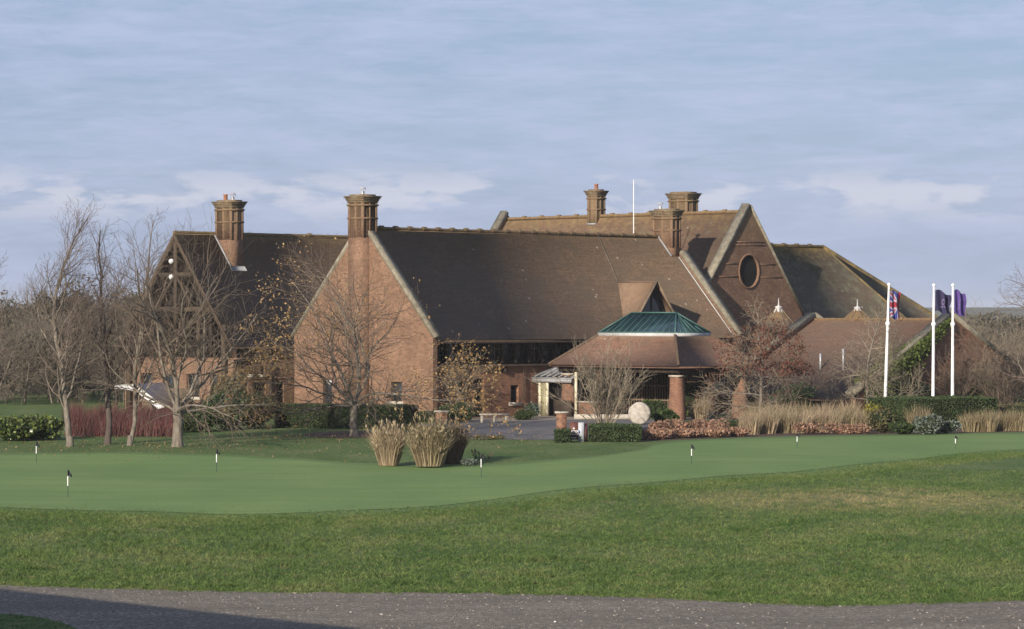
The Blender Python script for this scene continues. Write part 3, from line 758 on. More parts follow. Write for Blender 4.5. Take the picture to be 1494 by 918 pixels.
# left range: open timbered gable, chimney
AL, BL, HWL, RZL, SLL = .36, -16.9, 5.2, 10.95, 1.27
zl = lambda b: RZL - abs(b - BL) * SLL
EL = zl(BL + HWL)
mb = MB()
mb.slab([L(AL - .35, BL, RZL), L(AL + 22, BL, RZL), L(AL + 22, BL + HWL + .3, EL - .38), L(AL - .35, BL + HWL + .3, EL - .38)], .16)
mb.slab([L(AL - .35, BL - .003, RZL), L(AL + 22, BL - .003, RZL), L(AL + 22, BL - HWL - .3, EL - .38), L(AL - .35, BL - HWL - .3, EL - .38)], .16)
lr = part(mb, 'roof', 'tile_left'); lr['label'] = 'left hand tiled roof over the timbered gable'
ridge_tiles(L(AL - .35, BL, RZL), L(AL + 22, BL, RZL), lr, 'tile_left', 9)
mb = MB()                                                # recessed gable glazing, the shade of the open gable put into its near-black colour
mb.add([tuple(L(AL + 1.6, BL + s, t)) for s, t in ((-HWL + .2, 3.2), (HWL - .2, 3.2), (HWL - .2, EL + .0), (0, RZL - .4), (-HWL + .2, EL + .0))], [(0, 1, 2, 3, 4)])
gg = part(mb, 'gable_glazing', 'dark')
mb = MB()
for i in range(-5, 6):
    t = i * .85; mb.lbox(AL + 1.5, AL + 1.58, BL + t - .05, BL + t + .05, 3.2, RZL - .5 - abs(t) * SLL)
for zz in (4.3, 5.4, 6.5, 7.6): hw = min(HWL - .3, (RZL - .5 - zz) / SLL); mb.lbox(AL + 1.49, AL + 1.59, BL - hw, BL + hw, zz, zz + .1)
part(mb, 'frame', 'timber', gg)
def truss(a, mat):
    mb = MB(); th = .28
    mb.beam(L(a, BL, RZL - .28), L(a, BL + HWL + .2, zl(BL + HWL + .2) - .28), .14, .34, U)
    mb.beam(L(a, BL, RZL - .28), L(a, BL - HWL - .2, zl(BL - HWL - .2) - .28), .14, .34, U)
    mb.lbox(a - .07, a + .07, BL - 1.6, BL + 1.6, 8.25, 8.5); mb.lbox(a - .075, a + .075, BL - 3.3, BL + 3.3, 6.1, 6.4)
    mb.lbox(a - .08, a + .08, BL - .12, BL + .12, 4.5, 10.4)
    mb.beam(L(a, BL - 3.2, 6.2), L(a, BL - .2, 4.5), .12, .24, U); mb.beam(L(a, BL + 3.2, 6.2), L(a, BL + .2, 4.5), .12, .24, U)
    mb.beam(L(a, BL + 1.7, 6.3), L(a, BL + .1, 8.3), .1, .18, U); mb.beam(L(a, BL - 1.7, 6.3), L(a, BL - .1, 8.3), .1, .18, U)
    for s in (-1, 1):
        mb.lbox(a - .11, a + .11, BL + s * 4.55 - .16, BL + s * 4.55 + .16, 0, 5.3)
        mb.lbox(a - .105, a + .105, BL + s * 2.2 - .12, BL + s * 2.2 + .12, 3.2, 6.2)
    return part(mb, 'roof_truss', mat)
M['timber_mid'] = m_noise('timber_mid', [(.3, (.05, .036, .026)), (.7, (.1, .075, .052))], 3, .85)
truss(AL - .2, 'timber_mid'); truss(AL + .75, 'timber')
mb = MB()
O3 = L(AL, 0, 0)
hs = [rect(BL - 3.6, BL - 2.5, .9, 2.3), rect(BL - 1.5, BL - .3, .9, 2.3), rect(BL + .8, BL + 2.0, .9, 2.3), rect(BL + 3.0, BL + 3.8, .1, 2.3)]
wall_mesh(mb, O3, N, Z, -U, [(BL - HWL, 0), (BL + HWL, 0), (BL + HWL, 3.2), (BL - HWL, 3.2)], hs, .3)
mb.lbox(AL, AL + 1.6, BL - HWL, BL + HWL, 3.2, 3.3)
part(mb, 'gable_wall', 'brick')
for h in hs[:3]: window(O3, N, -U, h[0][0], h[1][0], h[0][1], h[2][1], 3, 2)
h = hs[3]; window(O3, N, -U, h[0][0], h[1][0], h[0][1], h[2][1], 1, 2, False, 'door')
mb = MB()                                                # balcony rail
for s in range(27): t = BL - HWL + .1 + s * (2 * HWL - .2) / 26; mb.lbox(AL - .1, AL - .05, t, t + .04, 3.3, 4.3)
mb.lbox(AL - .13, AL - .02, BL - HWL, BL + HWL, 4.3, 4.38); part(mb, 'balcony_rail', 'timber')
O4 = L(0, BL + HWL - .25, 0); bw = BL + HWL - .25
hs = [rect(a_at(345, bw), a_at(352, bw), 2.3, 3.9), rect(a_at(364, bw), a_at(370, bw), 2.3, 3.9), rect(a_at(380, bw), a_at(386, bw), 2.3, 3.9), rect(a_at(350, bw), a_at(362, bw), .7, 1.8), rect(a_at(372, bw), a_at(388, bw), .7, 1.8), rect(8, 8.9, .7, 1.9), rect(a_at(404, bw), a_at(414, bw), .5, 1.8)]
mb = MB(); wall_mesh(mb, O4, U, Z, N, [(AL + .01, 0), (AL + 22, 0), (AL + 22, EL), (AL + .01, EL)], hs, .3)
for zz in (2.0, 4.05): obox(mb, O4, U, Z, N, AL + .1, AL + 10, zz, zz + .1, .001, .05)
part(mb, 'side_wall', 'brick')
for h in hs: window(O4, U, N, h[0][0], h[1][0], h[0][1], h[2][1], 2, 3)
mb = MB(); mb.tube([L(a_at(394, bw), bw + .1, 0), L(a_at(394, bw), bw + .1, 4.1)], [.09, .09], 8); part(mb, 'downpipe', 'timber')
mb = MB(); mb.lbox(AL + .05, AL + 21.9, BL - HWL + .1, BL - HWL + .4, 0, EL - .1); part(mb, 'rear_wall', 'brick')
cb = BL + .85
ca = a_at(337, cb + .75)
chimney(ca, ca + 1.0, cb - .72, cb + .75, 7.6, CZ + (HY - 293) / F * L(ca, cb).y, [(ca + .5, cb - .35, 'clay'), (ca + .5, cb + .35, 'cowl')], flash=[(L(ca - .05, cb - .72, zl(cb - .72) + .05), L(ca - .05, cb + .78, zl(cb + .78) + .05))])
mb = MB()                                                # lead apron below that chimney
pz = lambda b: zl(b) + .03
mb.slab([L(ca - .1, cb + .77, pz(cb + .77)), L(ca + 1.1, cb + .77, pz(cb + .77)), L(ca + 1.1, cb + 1.0, pz(cb + 1.0)), L(ca - .1, cb + 1.0, pz(cb + 1.0))], .03); part(mb, 'lead_apron', 'lead', lr)
for py in (380, 403):                                    # globe lamps on the gable
    bb = b_at(250, AL - .4)
    mb = MB(); c = L(AL - .4, bb, z_at(py, AL, bb)); mb.lathe(c - Z * .22, [(.02, 0), (.1, .02), (.15, .09), (.17, .16), (.15, .23), (.1, .3), (.02, .32)], 16)
    gl = part(mb, 'globe_lamp', 'white', smooth=True)
    mb = MB(); mb.beam(c + U * .2, c + U * .9, .05, .05); part(mb, 'bracket', 'timber', gl)
# link between left and main ranges
mb = MB(); mb.lbox(6.5, 14, BL + HWL - .2, -HW + .05, 0, 4.2); part(mb, 'link_wall', 'brick')
mb = MB(); mb.slab([L(6.2, BL + HWL - .1, 4.25), L(14, BL + HWL - .1, 4.25), L(14, -HW, 4.4), L(6.2, -HW, 4.4)], .15); part(mb, 'roof', 'lead')

# porch with glazed lantern
PA0, PA1, PB0, PB1, PZ = 8.7, 15.9, 6.5, 16.45, 3.02
QA0, QA1, QB0, QB1, QZ = 10.75, 13.85, 8.55, 14.4, 4.72
e = [L(PA0, PB0, PZ), L(PA0, PB1, PZ), L(PA1, PB1, PZ), L(PA1, PB0, PZ)]; q = [L(QA0, QB0, QZ), L(QA0, QB1, QZ), L(QA1, QB1, QZ), L(QA1, QB0, QZ)]
mb = MB()
for i in range(4): j = (i + 1) % 4; mb.slab([e[i], e[j], q[j], q[i]], .14)
pr = part(mb, 'porch_roof', 'tile_porch'); pr['label'] = 'hipped porch roof of reddish tiles under a green glass lantern'
for i in range(4): mb = MB(); mb.tube([e[i] + Z * .03, q[i] + Z * .03], [.09, .09], 6); part(mb, 'hip_tiles', 'tile_main', pr)
mb = MB(); mb.lbox(QA0 - .05, QA1 + .05, QB0 - .05, QB1 + .05, QZ - .08, QZ + .14); part(mb, 'kerb', 'leadwhite', pr)
t0, t1 = L(12.3, 9.75, 6.0), L(12.3, 13.15, 6.0); w_ = [p + Z * .145 for p in q]
mb = MB(); mb.add([tuple(p) for p in w_] + [tuple(t0), tuple(t1)], [(0, 1, 5, 4), (1, 2, 5), (2, 3, 4, 5), (3, 0, 4)]); lan = part(mb, 'lantern', 'lantern_glass', pr)
mb = MB(); bars = [(w_[0], t0), (w_[1], t1), (w_[2], t1), (w_[3], t0), (t0, t1)] + [(w_[i], w_[(i + 1) % 4]) for i in range(4)]
for p, s in bars: mb.beam(p + Z * .03, s + Z * .03, .08, .07)
for i in range(1, 12):
    f = i / 12; p = w_[0].lerp(w_[1], f)
    top_ = t0.lerp(t1, min(1, max(0, (f - .19) / .6)))
    k = 1.0 if .19 < f < .79 else (f / .19 if f <= .19 else (1 - f) / .21)
    mb.beam(p + Z * .01, p.lerp(top_, k) + Z * .01, .028, .03)
    p = w_[3].lerp(w_[2], f); mb.beam(p + Z * .01, p.lerp(top_, k) + Z * .01, .028, .03)
for i in range(1, 6):
    f = i / 6; p = w_[1].lerp(w_[2], f); k = 1 - abs(f - .5) * 2; mb.beam(p + Z * .02, p.lerp(t1, k * .95 + .02) + Z * .02, .045, .05)
part(mb, 'lantern_bars', 'green_frame', pr)
mb = MB()
mb.lbox(PA0 + .5, PA1 - .5, PB1 - .75, PB1 - .55, PZ - .38, PZ - .1); mb.lbox(PA0 + .5, PA0 + .7, PB0 + .3, PB1 - .76, PZ - .38, PZ - .1); mb.lbox(PA1 - .7, PA1 - .5, PB0 + .3, PB1 - .76, PZ - .38, PZ - .1)
part(mb, 'eaves_beam', 'timber')
mb = MB()
for i in range(26): a_ = PA0 + .8 + i * .225; mb.lbox(a_, a_ + .07, PB1 - .7, PB1 - .62, PZ - .85, PZ - .39)
mb.lbox(PA0 + .7, PA1 - .7, PB1 - .71, PB1 - .61, PZ - .93, PZ - .86)
part(mb, 'picket_frieze', 'timber')
def pillar(a, b):
    mb = MB(); z = PZ - .4
    def fr(c, hw0, hw1, z0, z1):
        v = [tuple(L(a + sx * hw, b + sy * hw, zz)) for zz, hw in ((z0, hw0), (z1, hw1)) for sx, sy in ((-1, -1), (1, -1), (1, 1), (-1, 1))]
        mb.add(v, [(0, 1, 2, 3), (4, 5, 6, 7), (0, 1, 5, 4), (1, 2, 6, 5), (2, 3, 7, 6), (3, 0, 4, 7)])
    fr(0, .36, .3, 0, 1.9); fr(0, .3, .3, 1.9, z - .2)
    p_ = part(mb, 'pillar', 'brick_red')
    mb = MB(); mb.lbox(a - .35, a + .35, b - .35, b + .35, z - .2, z - .1); part(mb, 'capital', 'stone', p_)
for a_, b_ in ((PA0 + .85, PB1 - .85), (PA1 - .85, PB1 - .85), (PA0 + .85, PB0 + .85), (PA1 - .85, PB0 + .85), (PA0 + .85, 11.4)):
    if b_ != 11.4: pillar(a_, b_)
# entrance screen of slim bars and glazing inside the porch
mb = MB(); mb.lbox(PA1 - 2.2, PA1 - 2.1, PB0 - .4, PB1 - 2.2, .1, PZ); mb.lbox(PA0 + 2.0, PA0 + 2.05, 5.2, 8.2, 0, PZ - .1)
es = part(mb, 'entrance_screen', 'dark')
mb = MB()
for i in range(40):
    b_ = PB0 - .2 + i * .2
    if b_ > PB1 - 2.3: break
    mb.lbox(PA1 - 2.26, PA1 - 2.21, b_, b_ + (.035 if i % 5 else .09), .1, PZ - .1)
for zz in (.9, 1.75, 2.5): mb.lbox(PA1 - 2.27, PA1 - 2.205, PB0 - .2, PB1 - 2.3, zz, zz + .07)
part(mb, 'frame', 'timber_pale', es)
# side canopy beside the porch with cream posts
sa0 = a_at(774, FB) + .05
mb = MB(); mb.slab([L(sa0, FB + .02, 2.28), L(sa0, 8.0, 2.28), L(sa0 + 2.2, 8.0, 2.95), L(sa0 + 2.2, FB + .02, 2.95)], .08)
for i in range(7): mb.beam(L(sa0 - .02, FB + .3 + i * .48, 2.31), L(sa0 + 2.2, FB + .3 + i * .48, 2.98), .04, .05)
cn = part(mb, 'canopy', 'lead'); mb = MB(); mb.lbox(sa0 + .02, sa0 + .12, FB + .05, 7.95, 1.98, 2.18); part(mb, 'fascia', 'lead', cn)
for s in (FB + .45, FB + 1.05):
    mb = MB(); mb.lbox(sa0 + .12, sa0 + .26, s, s + .16, 0, 1.98); part(mb, 'post', 'cream')
mb = MB(); mb.lbox(sa0 + .15, sa0 + .2, FB + .62, FB + 1.04, 0, 1.97); part(mb, 'panel', 'golden_paint')
mb = MB(); mb.lbox(sa0 + .9, sa0 + 1.0, FB + .05, 7.9, 0, 2.2); part(mb, 'doorway', 'dark')
mb = MB(); mb.lbox(sa0 + .1, sa0 + .18, FB + 1.7, FB + 3.1, 0, .95); part(mb, 'half_gate', 'timber')
# porch low wall
mb = MB(); mb.lbox(PA0 + .6, PA0 + .9, PB0 + 1.8, PB0 + 3.4, 0, .85); lw = part(mb, 'low_wall', 'brick_red'); mb = MB(); mb.lbox(PA0 + .53, PA0 + .97, PB0 + 1.75, PB0 + 3.45, .85, .93); part(mb, 'coping', 'stone', lw)
mb = MB(); mb.tube([L(sa0 - .75, FB + .12, .9), L(sa0 - .75, FB + .12, 2.75)], [.05, .05], 6); part(mb, 'downpipe', 'timber')
for s in (a_at(868, 8.2), a_at(840, 8.2)):
    mb = MB(); mb.lbox(s, s + .14, 8.1, 8.24, 0, 2.6); part(mb, 'post', 'cream')

# ------------------------------------------------------------------ far small shelter with white roof (left)
sh = empty('shelter', PX(205, 176), 'small open shelter with a white sloping roof behind the bare left trees', 'shelter')
def PZY(px, py, Y): return Vector(((px - CX) / F * Y, Y, CZ - (py - HY) / F * Y))
mb = MB(); Y = 174
t_ = [PZY(167, 562, Y), PZY(197, 560, Y), PZY(240, 594, Y), PZY(231, 597, Y), PZY(197, 570, Y), PZY(167, 567, Y)]
bk = [p + Vector((1.2, 3.5, 0)) for p in t_]
mb.add([tuple(p) for p in t_ + bk], [(0, 1, 4, 5), (1, 2, 3, 4), (6, 7, 10, 11), (7, 8, 9, 10)] + [(i, (i + 1) % 6, 6 + (i + 1) % 6, 6 + i) for i in range(6)])
mb.build('shelter_roof', 'white', sh)
for p in (t_[0], t_[1]):
    for dv in (Vector((.1, .1, 0)), Vector((1.1, 3.3, 0))):
        mb = MB(); g = p + dv; mb.tube([Vector((g.x, g.y, 0)), Vector((g.x, g.y, p.z - .15))], [.07, .07], 8); mb.build('post', 'timber', sh)
mb = MB(); mb.box(Vector((t_[0].x + .9, Y + 3.3, 0)), Vector((3.2, 0, 0)), Vector((0, .1, 0)), Z * 1.5); mb.build('rear_panel', 'timber_pale', sh)

# ------------------------------------------------------------------ trees
def make_tree(name, base, label, cat, H, r0, seed, style, bark='bark', twig='twig', levels=3, fork=None, spread=1.0, dens=1.0, lean=(0, 0), up=.25, group=None, leaves=None, first=.25, droop=0, llen=.5, twr=.009, limbs=6, steep=(38, 62)):
    r = random.Random(seed); T = MB(); W = MB(); tips = []; tw = []
    base = Vector(base)
    def ortho(d, ang, az):
        x = d.cross(Vector((.3, .2, 1)) if abs(d.z) < .95 else Vector((1, 0, 0))).normalized(); y = d.cross(x)
        return (d * math.cos(ang) + (x * math.cos(az) + y * math.sin(az)) * math.sin(ang)).normalized()
    def branch(p, d, Ln, rad, lev, upk):
        n = max(3, min(9, int(Ln / .38))); pts = [p.copy()]; rd_ = [rad]; dd = d.copy(); step = Ln / n
        end = .25 if lev else .18
        for i in range(n):
            k = .11 if lev == 0 else .2
            dd = (dd + Vector((r.gauss(0, k) + lean[0] * (.12 if lev == 0 else .45), r.gauss(0, k), r.gauss(0, k * .6) + upk * (.16 if lev else .1)))).normalized()
            p = p + dd * step; pts.append(p.copy()); rd_.append(max(twr * .7, rad * (1 - (1 - end) * (i + 1) / n)))
        (T if lev <= 1 and rad > .03 else W).tube(pts, rd_, 8 if lev == 0 else (5 if lev == 1 else 3))
        if lev >= levels:
            tips.append(pts[-1]); tips.append(pts[len(pts) // 2]); return
        cnt = {0: 15, 1: 8, 2: 6, 3: 4}[lev] * dens
        if lev > 0: cnt = cnt * min(1.5, Ln / (2.6 / (lev)))
        cnt = max(2, int(cnt + r.random()))
        az = r.uniform(0, 6.28)
        for c in range(cnt):
            t = (first if lev == 0 else .18) + (1 - (first if lev == 0 else .18)) * (c + r.random() * .8) / cnt
            t = min(.98, t); f = t * n; i = int(f); q = pts[i].lerp(pts[min(n, i + 1)], f - i); rr_ = rd_[i] + (rd_[min(n, i + 1)] - rd_[i]) * (f - i)
            dl = (pts[min(n, i + 1)] - pts[i]).normalized(); az += 2.4 + r.uniform(-.5, .5)
            if lev == 0:
                ang = R(r.uniform(*steep)) if style != 'pin' else R(r.uniform(62, 92)); ll = H * llen * (1 - .72 * (t - first) / (1 - first)) * r.uniform(.7, 1.15) * spread
                if style == 'pin': ang = R(95 - 55 * t); 
            else: ang = R(r.uniform(28, 60)); ll = Ln * r.uniform(.4, .66) * (1.15 - .6 * t)
            if ll < .15: continue
            branch(q, ortho(dl, ang, az), ll, max(twr, rr_ * (.5 if lev == 0 else .6)), lev + 1, upk if lev else (upk if style != 'pin' else droop))
        if lev > 0: tips.append(pts[-1])
    d0 = Vector((lean[0] * .35, lean[1], 1)).normalized()
    if fork:
        n = 6; pts = [base - Z * .1 + d0 * (fork * i / n) + Vector((r.gauss(0, .02), r.gauss(0, .02), 0)) * (i > 0) for i in range(n + 1)]
        T.tube(pts, [r0 * (1.35 if i == 0 else 1.08 - .2 * i / n) for i in range(n + 1)], 10)
        nl = limbs; az = r.uniform(0, 6)
        for c in range(nl):
            az += 6.283 / nl + r.uniform(-.3, .3); ang = R(r.uniform(22, 50)) if c else R(5)
            branch(pts[-1] - d0 * r.uniform(0, .35), ortho(d0, ang * spread, az), (H - fork) * r.uniform(.8, 1.08) * (1 if c else 1.02), r0 * (.5 if c == 0 else r.uniform(.28, .42)), 1, up)
        for c in range(3):
            az += 2.1; branch(pts[-2], ortho(d0, R(r.uniform(62, 80)) * min(1.1, spread), az), (H - fork) * r.uniform(.6, .8), r0 * .33, 1, droop)
    else:
        branch(base - Z * .1, d0, H, r0, 0, up)
        T.tube([base - Z * .12, base + Z * .1, base + d0 * .45], [r0 * 1.45, r0 * 1.15, r0 * .95], 10)
    o = empty(name, base, label, cat, group)
    T.build('trunk', bark, o, smooth=True, uv=False); W.build('crown', twig, o, uv=False)
    if leaves:
        mat, num, size, fn = leaves; rn = np.random.default_rng(seed)
        tp = np.array([tuple(t) for t in tips]); wgt = np.array([fn(Vector(t) - base) for t in tp]); wgt = wgt / wgt.sum()
        C = tp[rn.choice(len(tp), num, p=wgt)] + rn.normal(size=(num, 3)) * .13
        L_ = MB(); L_.quads(C, size, 1.2, rn); L_.build('foliage', mat, o, uv=False)
    return o
g = G
make_tree('bare_tree', g(-8, 640), 'bare tree cut off by the left edge of the picture', 'tree', 9.6, .14, 11, 'up', first=.12, dens=1.2, steep=(25, 48), llen=.45, twr=.007, twig='twig_purple', bark='bark', lean=(.05, 0), up=.7)
make_tree('bare_tree', g(102, 651), 'bare tree with a pale leaning trunk, first whole tree from the left', 'tree', 11.2, .15, 12, 'up', first=.14, dens=1.35, steep=(22, 42), llen=.4, twr=.007, twig='twig_purple', lean=(.12, .02), up=.8)
make_tree('bare_tree', g(157, 648), 'bare tree with a dark straight trunk before the red stemmed shrubs', 'tree', 10.4, .15, 13, 'up', first=.16, dens=1.3, steep=(22, 45), llen=.38, twr=.007, twig='twig_purple', bark='bark_dark', lean=(.14, 0), up=.75)
make_tree('bare_tree', g(189, 650), 'slender bare tree just left of the thick forked tree', 'tree', 10.4, .11, 14, 'up', first=.14, dens=1.3, steep=(22, 42), llen=.38, twr=.007, twig='twig_purple', lean=(.14, 0), up=.75)
make_tree('spreading_tree', g(259, 651), 'thick trunked spreading bare tree in front of the timbered gable', 'tree', 9.2, .235, 15, 'up', fork=1.9, spread=.9, dens=1.05, twig='twig', up=.26, droop=-.12, twr=.007)
make_tree('bare_tree', g(300, 628), 'low bare tree with drooping pale twigs beside the timbered gable', 'tree', 5.2, .06, 27, 'up', fork=.9, spread=1.1, dens=.6, twig='twig_pale', up=-.05, droop=-.3)
def gold(p):
    w = max(0, (abs(p.x + .2) - 2.2)) ** 1.3 + .12
    return w * (1.4 if p.z < 6.8 else .5) * (2.2 if p.x < 0 else 1.0) + .06
make_tree('young_oak', g(516, 637), 'bare branching tree with golden leaves on its sides in front of the brick gable', 'tree', 8.9, .2, 45, 'up', fork=1.9, spread=1.45, dens=1.1, twig='twig', bark='bark', up=.14, droop=.05, limbs=9, leaves=('leaf_gold', 4200, .045, gold))
make_tree('young_oak', g(662, 613), 'small bushy tree with tan leaves at the right corner of the brick gable', 'tree', 4.1, .07, 46, 'up', fork=.9, spread=1.3, dens=.85, twig='twig_pale', up=.12, leaves=('leaf_gold', 1100, .045, lambda p: 1.0))
make_tree('pin_oak', g(1107, 616), 'small pale trunked tree with rusty red leaves right of the porch', 'tree', 6.4, .11, 18, 'pin', first=.12, dens=1.5, llen=.6, twig='twig_pale', up=.2, droop=.02, leaves=('leaf_rust', 4200, .048, lambda p: (1 if 2.7 < p.z < 5.2 else .08) * (1.6 if p.x > -.2 else .5)))
make_tree('bare_larch', g(1268, 612), 'bare pale tree before the low tiled roof, left of the flagpoles', 'tree', 6.6, .12, 19, 'pin', first=.16, dens=1.7, llen=.5, twig='twig_pale', bark='bark', up=.2, droop=.25)
make_tree('bare_tree', g(1508, 612), 'bare tree cut off by the right edge of the picture', 'tree', 10.5, .17, 20, 'up', first=.12, dens=1.0, llen=.42, twig='twig_purple', up=.4, lean=(-.03, 0))
make_tree('bare_tree', g(1452, 600), 'bare greyish tree right of the clipped hedge end', 'tree', 6.2, .12, 21, 'up', fork=1.0, spread=1.15, dens=1.0, twig='twig_pale', up=.15)
make_tree('bare_tree', g(1425, 598), 'thin bare tree behind the clipped hedge by the right gable', 'tree', 4.6, .07, 22, 'up', fork=.7, spread=1.0, dens=.9, twig='twig_pale', up=.2)
def stem_shrub(name, base, label, n, H, spread, seed, mat='twig_pale', thick=.035):
    r = random.Random(seed); mb = MB(); W = MB(); base = Vector(base)
    for i in range(n):
        az = r.uniform(0, 6.28); an = R(r.uniform(5, spread)); d = Vector((math.sin(an) * math.cos(az), math.sin(an) * math.sin(az), math.cos(an)))
        p = base + Vector((math.cos(az) * .15, math.sin(az) * .15, 0)); Ln = H * r.uniform(.7, 1.15); pts = [p]; nn = 7
        for k in range(nn):
            d = (d + Vector((r.gauss(0, .07), r.gauss(0, .07), .03))).normalized(); p = p + d * Ln / nn; pts.append(p)
            if k > 0:
                for c in range(3):
                    e = (d + Vector((r.gauss(0, .6), r.gauss(0, .6), r.gauss(.1, .35)))).normalized(); l2 = Ln * r.uniform(.12, .35)
                    m1 = p + e * l2 * .5; m2 = m1 + (e + Vector((r.gauss(0, .2), r.gauss(0, .2), .2))).normalized() * l2 * .5; W.tube([p, m1, m2], [.012, .009, .006], 3)
                    for _ in range(2):
                        e2 = (e + Vector((r.gauss(0, .5), r.gauss(0, .5), r.gauss(.1, .3)))).normalized(); W.tube([m1, m1 + e2 * l2 * .45], [.008, .005], 3)
        mb.tube(pts, [thick * (1 - .75 * k / nn) for k in range(nn + 1)], 5)
    o = empty(name, base, label, 'shrub'); mb.build('stems', mat, o, smooth=True, uv=False); W.build('crown', mat, o, uv=False); return o
stem_shrub('multistem_shrub', g(880, 629), 'bare pale shrub of many fanned stems in front of the porch', 34, 3.6, 50, 31, thick=.028)

# ------------------------------------------------------------------ plants
def bush(name, base, rx, ry, h, mat, label, n, size, seed, cat='shrub', group=None, lumps=7, z0=0.0, flat=0.0, asp=1.2, core=True, kind=None):
    rn = np.random.default_rng(seed); b = np.array(tuple(base)); mb = MB(); co = MB()
    cs = []; 
    for i in range(lumps):
        t = rn.uniform(0, 6.28); q = rn.uniform(0, .55) if lumps > 1 else 0; s = rn.uniform(.45, .7) if lumps > 1 else 1
        cs.append((np.array([math.cos(t) * q * rx, math.sin(t) * q * ry, z0 + h * rn.uniform(.3, .62) if lumps > 1 else z0 + h * .5]), s))
    per = n // lumps
    for c, s in cs:
        d = rn.normal(size=(per, 3)); d /= np.linalg.norm(d, axis=1, keepdims=True)
        rad = rn.uniform(.72, 1.08, size=(per, 1)) ** .6
        P = c + d * rad * np.array([rx * s, ry * s, h * .5 * min(1, s * 1.15)]) * (1 + .12 * np.sin(d[:, :1] * 9 + c[0]) * np.cos(d[:, 2:] * 7))
        P[:, 2] = np.where(P[:, 2] < .03, rn.uniform(.02, h * .4, per), P[:, 2])
        mb.quads(b + P, size, asp, rn, flat)
        if core:
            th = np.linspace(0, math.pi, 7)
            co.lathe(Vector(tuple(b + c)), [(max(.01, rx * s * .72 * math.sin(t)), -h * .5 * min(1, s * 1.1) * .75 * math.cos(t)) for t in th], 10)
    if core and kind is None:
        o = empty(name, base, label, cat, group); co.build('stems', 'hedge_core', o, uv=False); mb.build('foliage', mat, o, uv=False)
    else:
        o = mb.build(name, mat, loc=base, uv=False); tag(o, label, cat, group, kind)
    return o
def hedge(name, pts, width, h, label, seed, mat='hedge', group=None, dens=420, size=.035):
    rn = np.random.default_rng(seed); core = MB(); lf = MB()
    for p, q in zip(pts[:-1], pts[1:]):
        p, q = Vector(p), Vector(q); d = (q - p); n = d.normalized(); s = Vector((-n.y, n.x, 0)); Ln = d.length; e = .06
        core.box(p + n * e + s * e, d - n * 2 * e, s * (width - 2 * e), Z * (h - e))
        for (o_, ax, ay, la, lb, nr) in ((p, n, Z, Ln, h, -s), (p + s * width, n, Z, Ln, h, s), (p + Z * h, n, s, Ln, width, Z), (p, s, Z, width, h, -n), (q, s, Z, width, h, n)):
            m = int(la * lb * dens)
            a = rn.uniform(0, la, m); c = rn.uniform(0, lb, m); w = rn.normal(0, .025, m) + .03 * np.sin(a * 2.1) * np.cos(c * 3 + seed) - .02
            P = np.array(o_) + np.outer(a, ax) + np.outer(c, ay) + np.outer(w, nr); P[:, 2] = np.maximum(P[:, 2], .02)
            lf.quads(P, size, 1.2, rn)
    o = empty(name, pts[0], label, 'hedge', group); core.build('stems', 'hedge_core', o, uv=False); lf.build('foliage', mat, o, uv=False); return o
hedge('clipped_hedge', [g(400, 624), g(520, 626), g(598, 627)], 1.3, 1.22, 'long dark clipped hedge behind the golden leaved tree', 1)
hedge('clipped_hedge', [g(585, 617), g(640, 616)], 1.0, .55, 'low dark hedge end beside the brick pier with the round bush', 2)
hedge('clipped_hedge', [g(676, 607), g(752, 606.5)], .9, .9, 'low clipped hedge behind the stone bench under the wall', 3, 'shrub')
hedge('clipped_hedge', [g(862, 645), g(935, 645)], 3.2, .72, 'square low box hedge under the fanned bare shrub', 4)
hedge('clipped_hedge', [g(810, 646.5), g(832, 646.5)], .8, .6, 'small clipped box block left of the maroon sign', 5)
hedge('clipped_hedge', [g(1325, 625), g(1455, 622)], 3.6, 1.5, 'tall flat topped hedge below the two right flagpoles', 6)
hedge('clipped_hedge', [g(985, 628), g(1090, 628)], .8, .45, 'thin low hedge behind the copper coloured plants', 7)
bush('rounded_bush', g(668, 616), 1.0, 1.0, 1.05, 'hedge', 'domed clipped bush beside the left brick pier', 3200, .035, 8, 'bush', lumps=1)
bush('laurel_bush', g(12, 643), 1.4, 1.2, 1.15, 'laurel', 'yellow green laurel bush at the left edge of the picture', 2600, .07, 9, 'bush')
bush('laurel_bush', g(62, 642), 1.3, 1.1, 1.2, 'laurel', 'yellow green laurel bush next to the red stemmed thicket', 2600, .07, 10, 'bush')
# dark shrubs between the left trees and the long hedge
for i, (px, py, rx, h, m, lab) in enumerate([(290, 630, 1.2, 1.5, 'shrub', 'dark green shrub just right of the thick forked tree'), (335, 627, 1.5, 2.1, 'conifer', 'dark rounded shrub below the side windows of the timbered range'),
        (372, 625, 1.1, 1.9, 'shrub', 'green shrub left of the long hedge end'), (345, 612, 1.2, 2.6, 'olive', 'tall olive and yellow shrub against the timbered range wall'), (315, 618, 1.0, 1.8, 'ivy', 'bright green shrub low against the timbered range')]):
    bush('garden_shrub', g(px, py), rx, rx, h, m, lab, 2600, .055, 40 + i)
bush('golden_conifer', g(628, 607), .55, .55, 1.75, 'golden', 'bright yellow upright shrub at the corner of the brick gable', 1800, .04, 50, lumps=4)
bush('garden_shrub', g(608, 610), .8, .7, 1.6, 'olive', 'dull olive shrub left of the bright yellow one', 1800, .045, 51)
bush('garden_shrub', g(570, 607), .9, .7, 1.1, 'shrub', 'low green shrub against the foot of the brick gable', 1500, .045, 52)
stem_shrub('bare_shrub', g(540, 612), 'bare grey shrub behind the long hedge at the gable foot', 10, 1.6, 40, 53, 'twig')
bush('wall_shrub', g(762, 613), .7, .5, .6, 'shrub', 'low green plant between the bench and the canopy', 1200, .04, 54)
bush('wall_shrub', g(778, 611), .5, .4, 1.0, 'silver', 'pale leaved plant at the foot of the cream posts', 900, .035, 55)
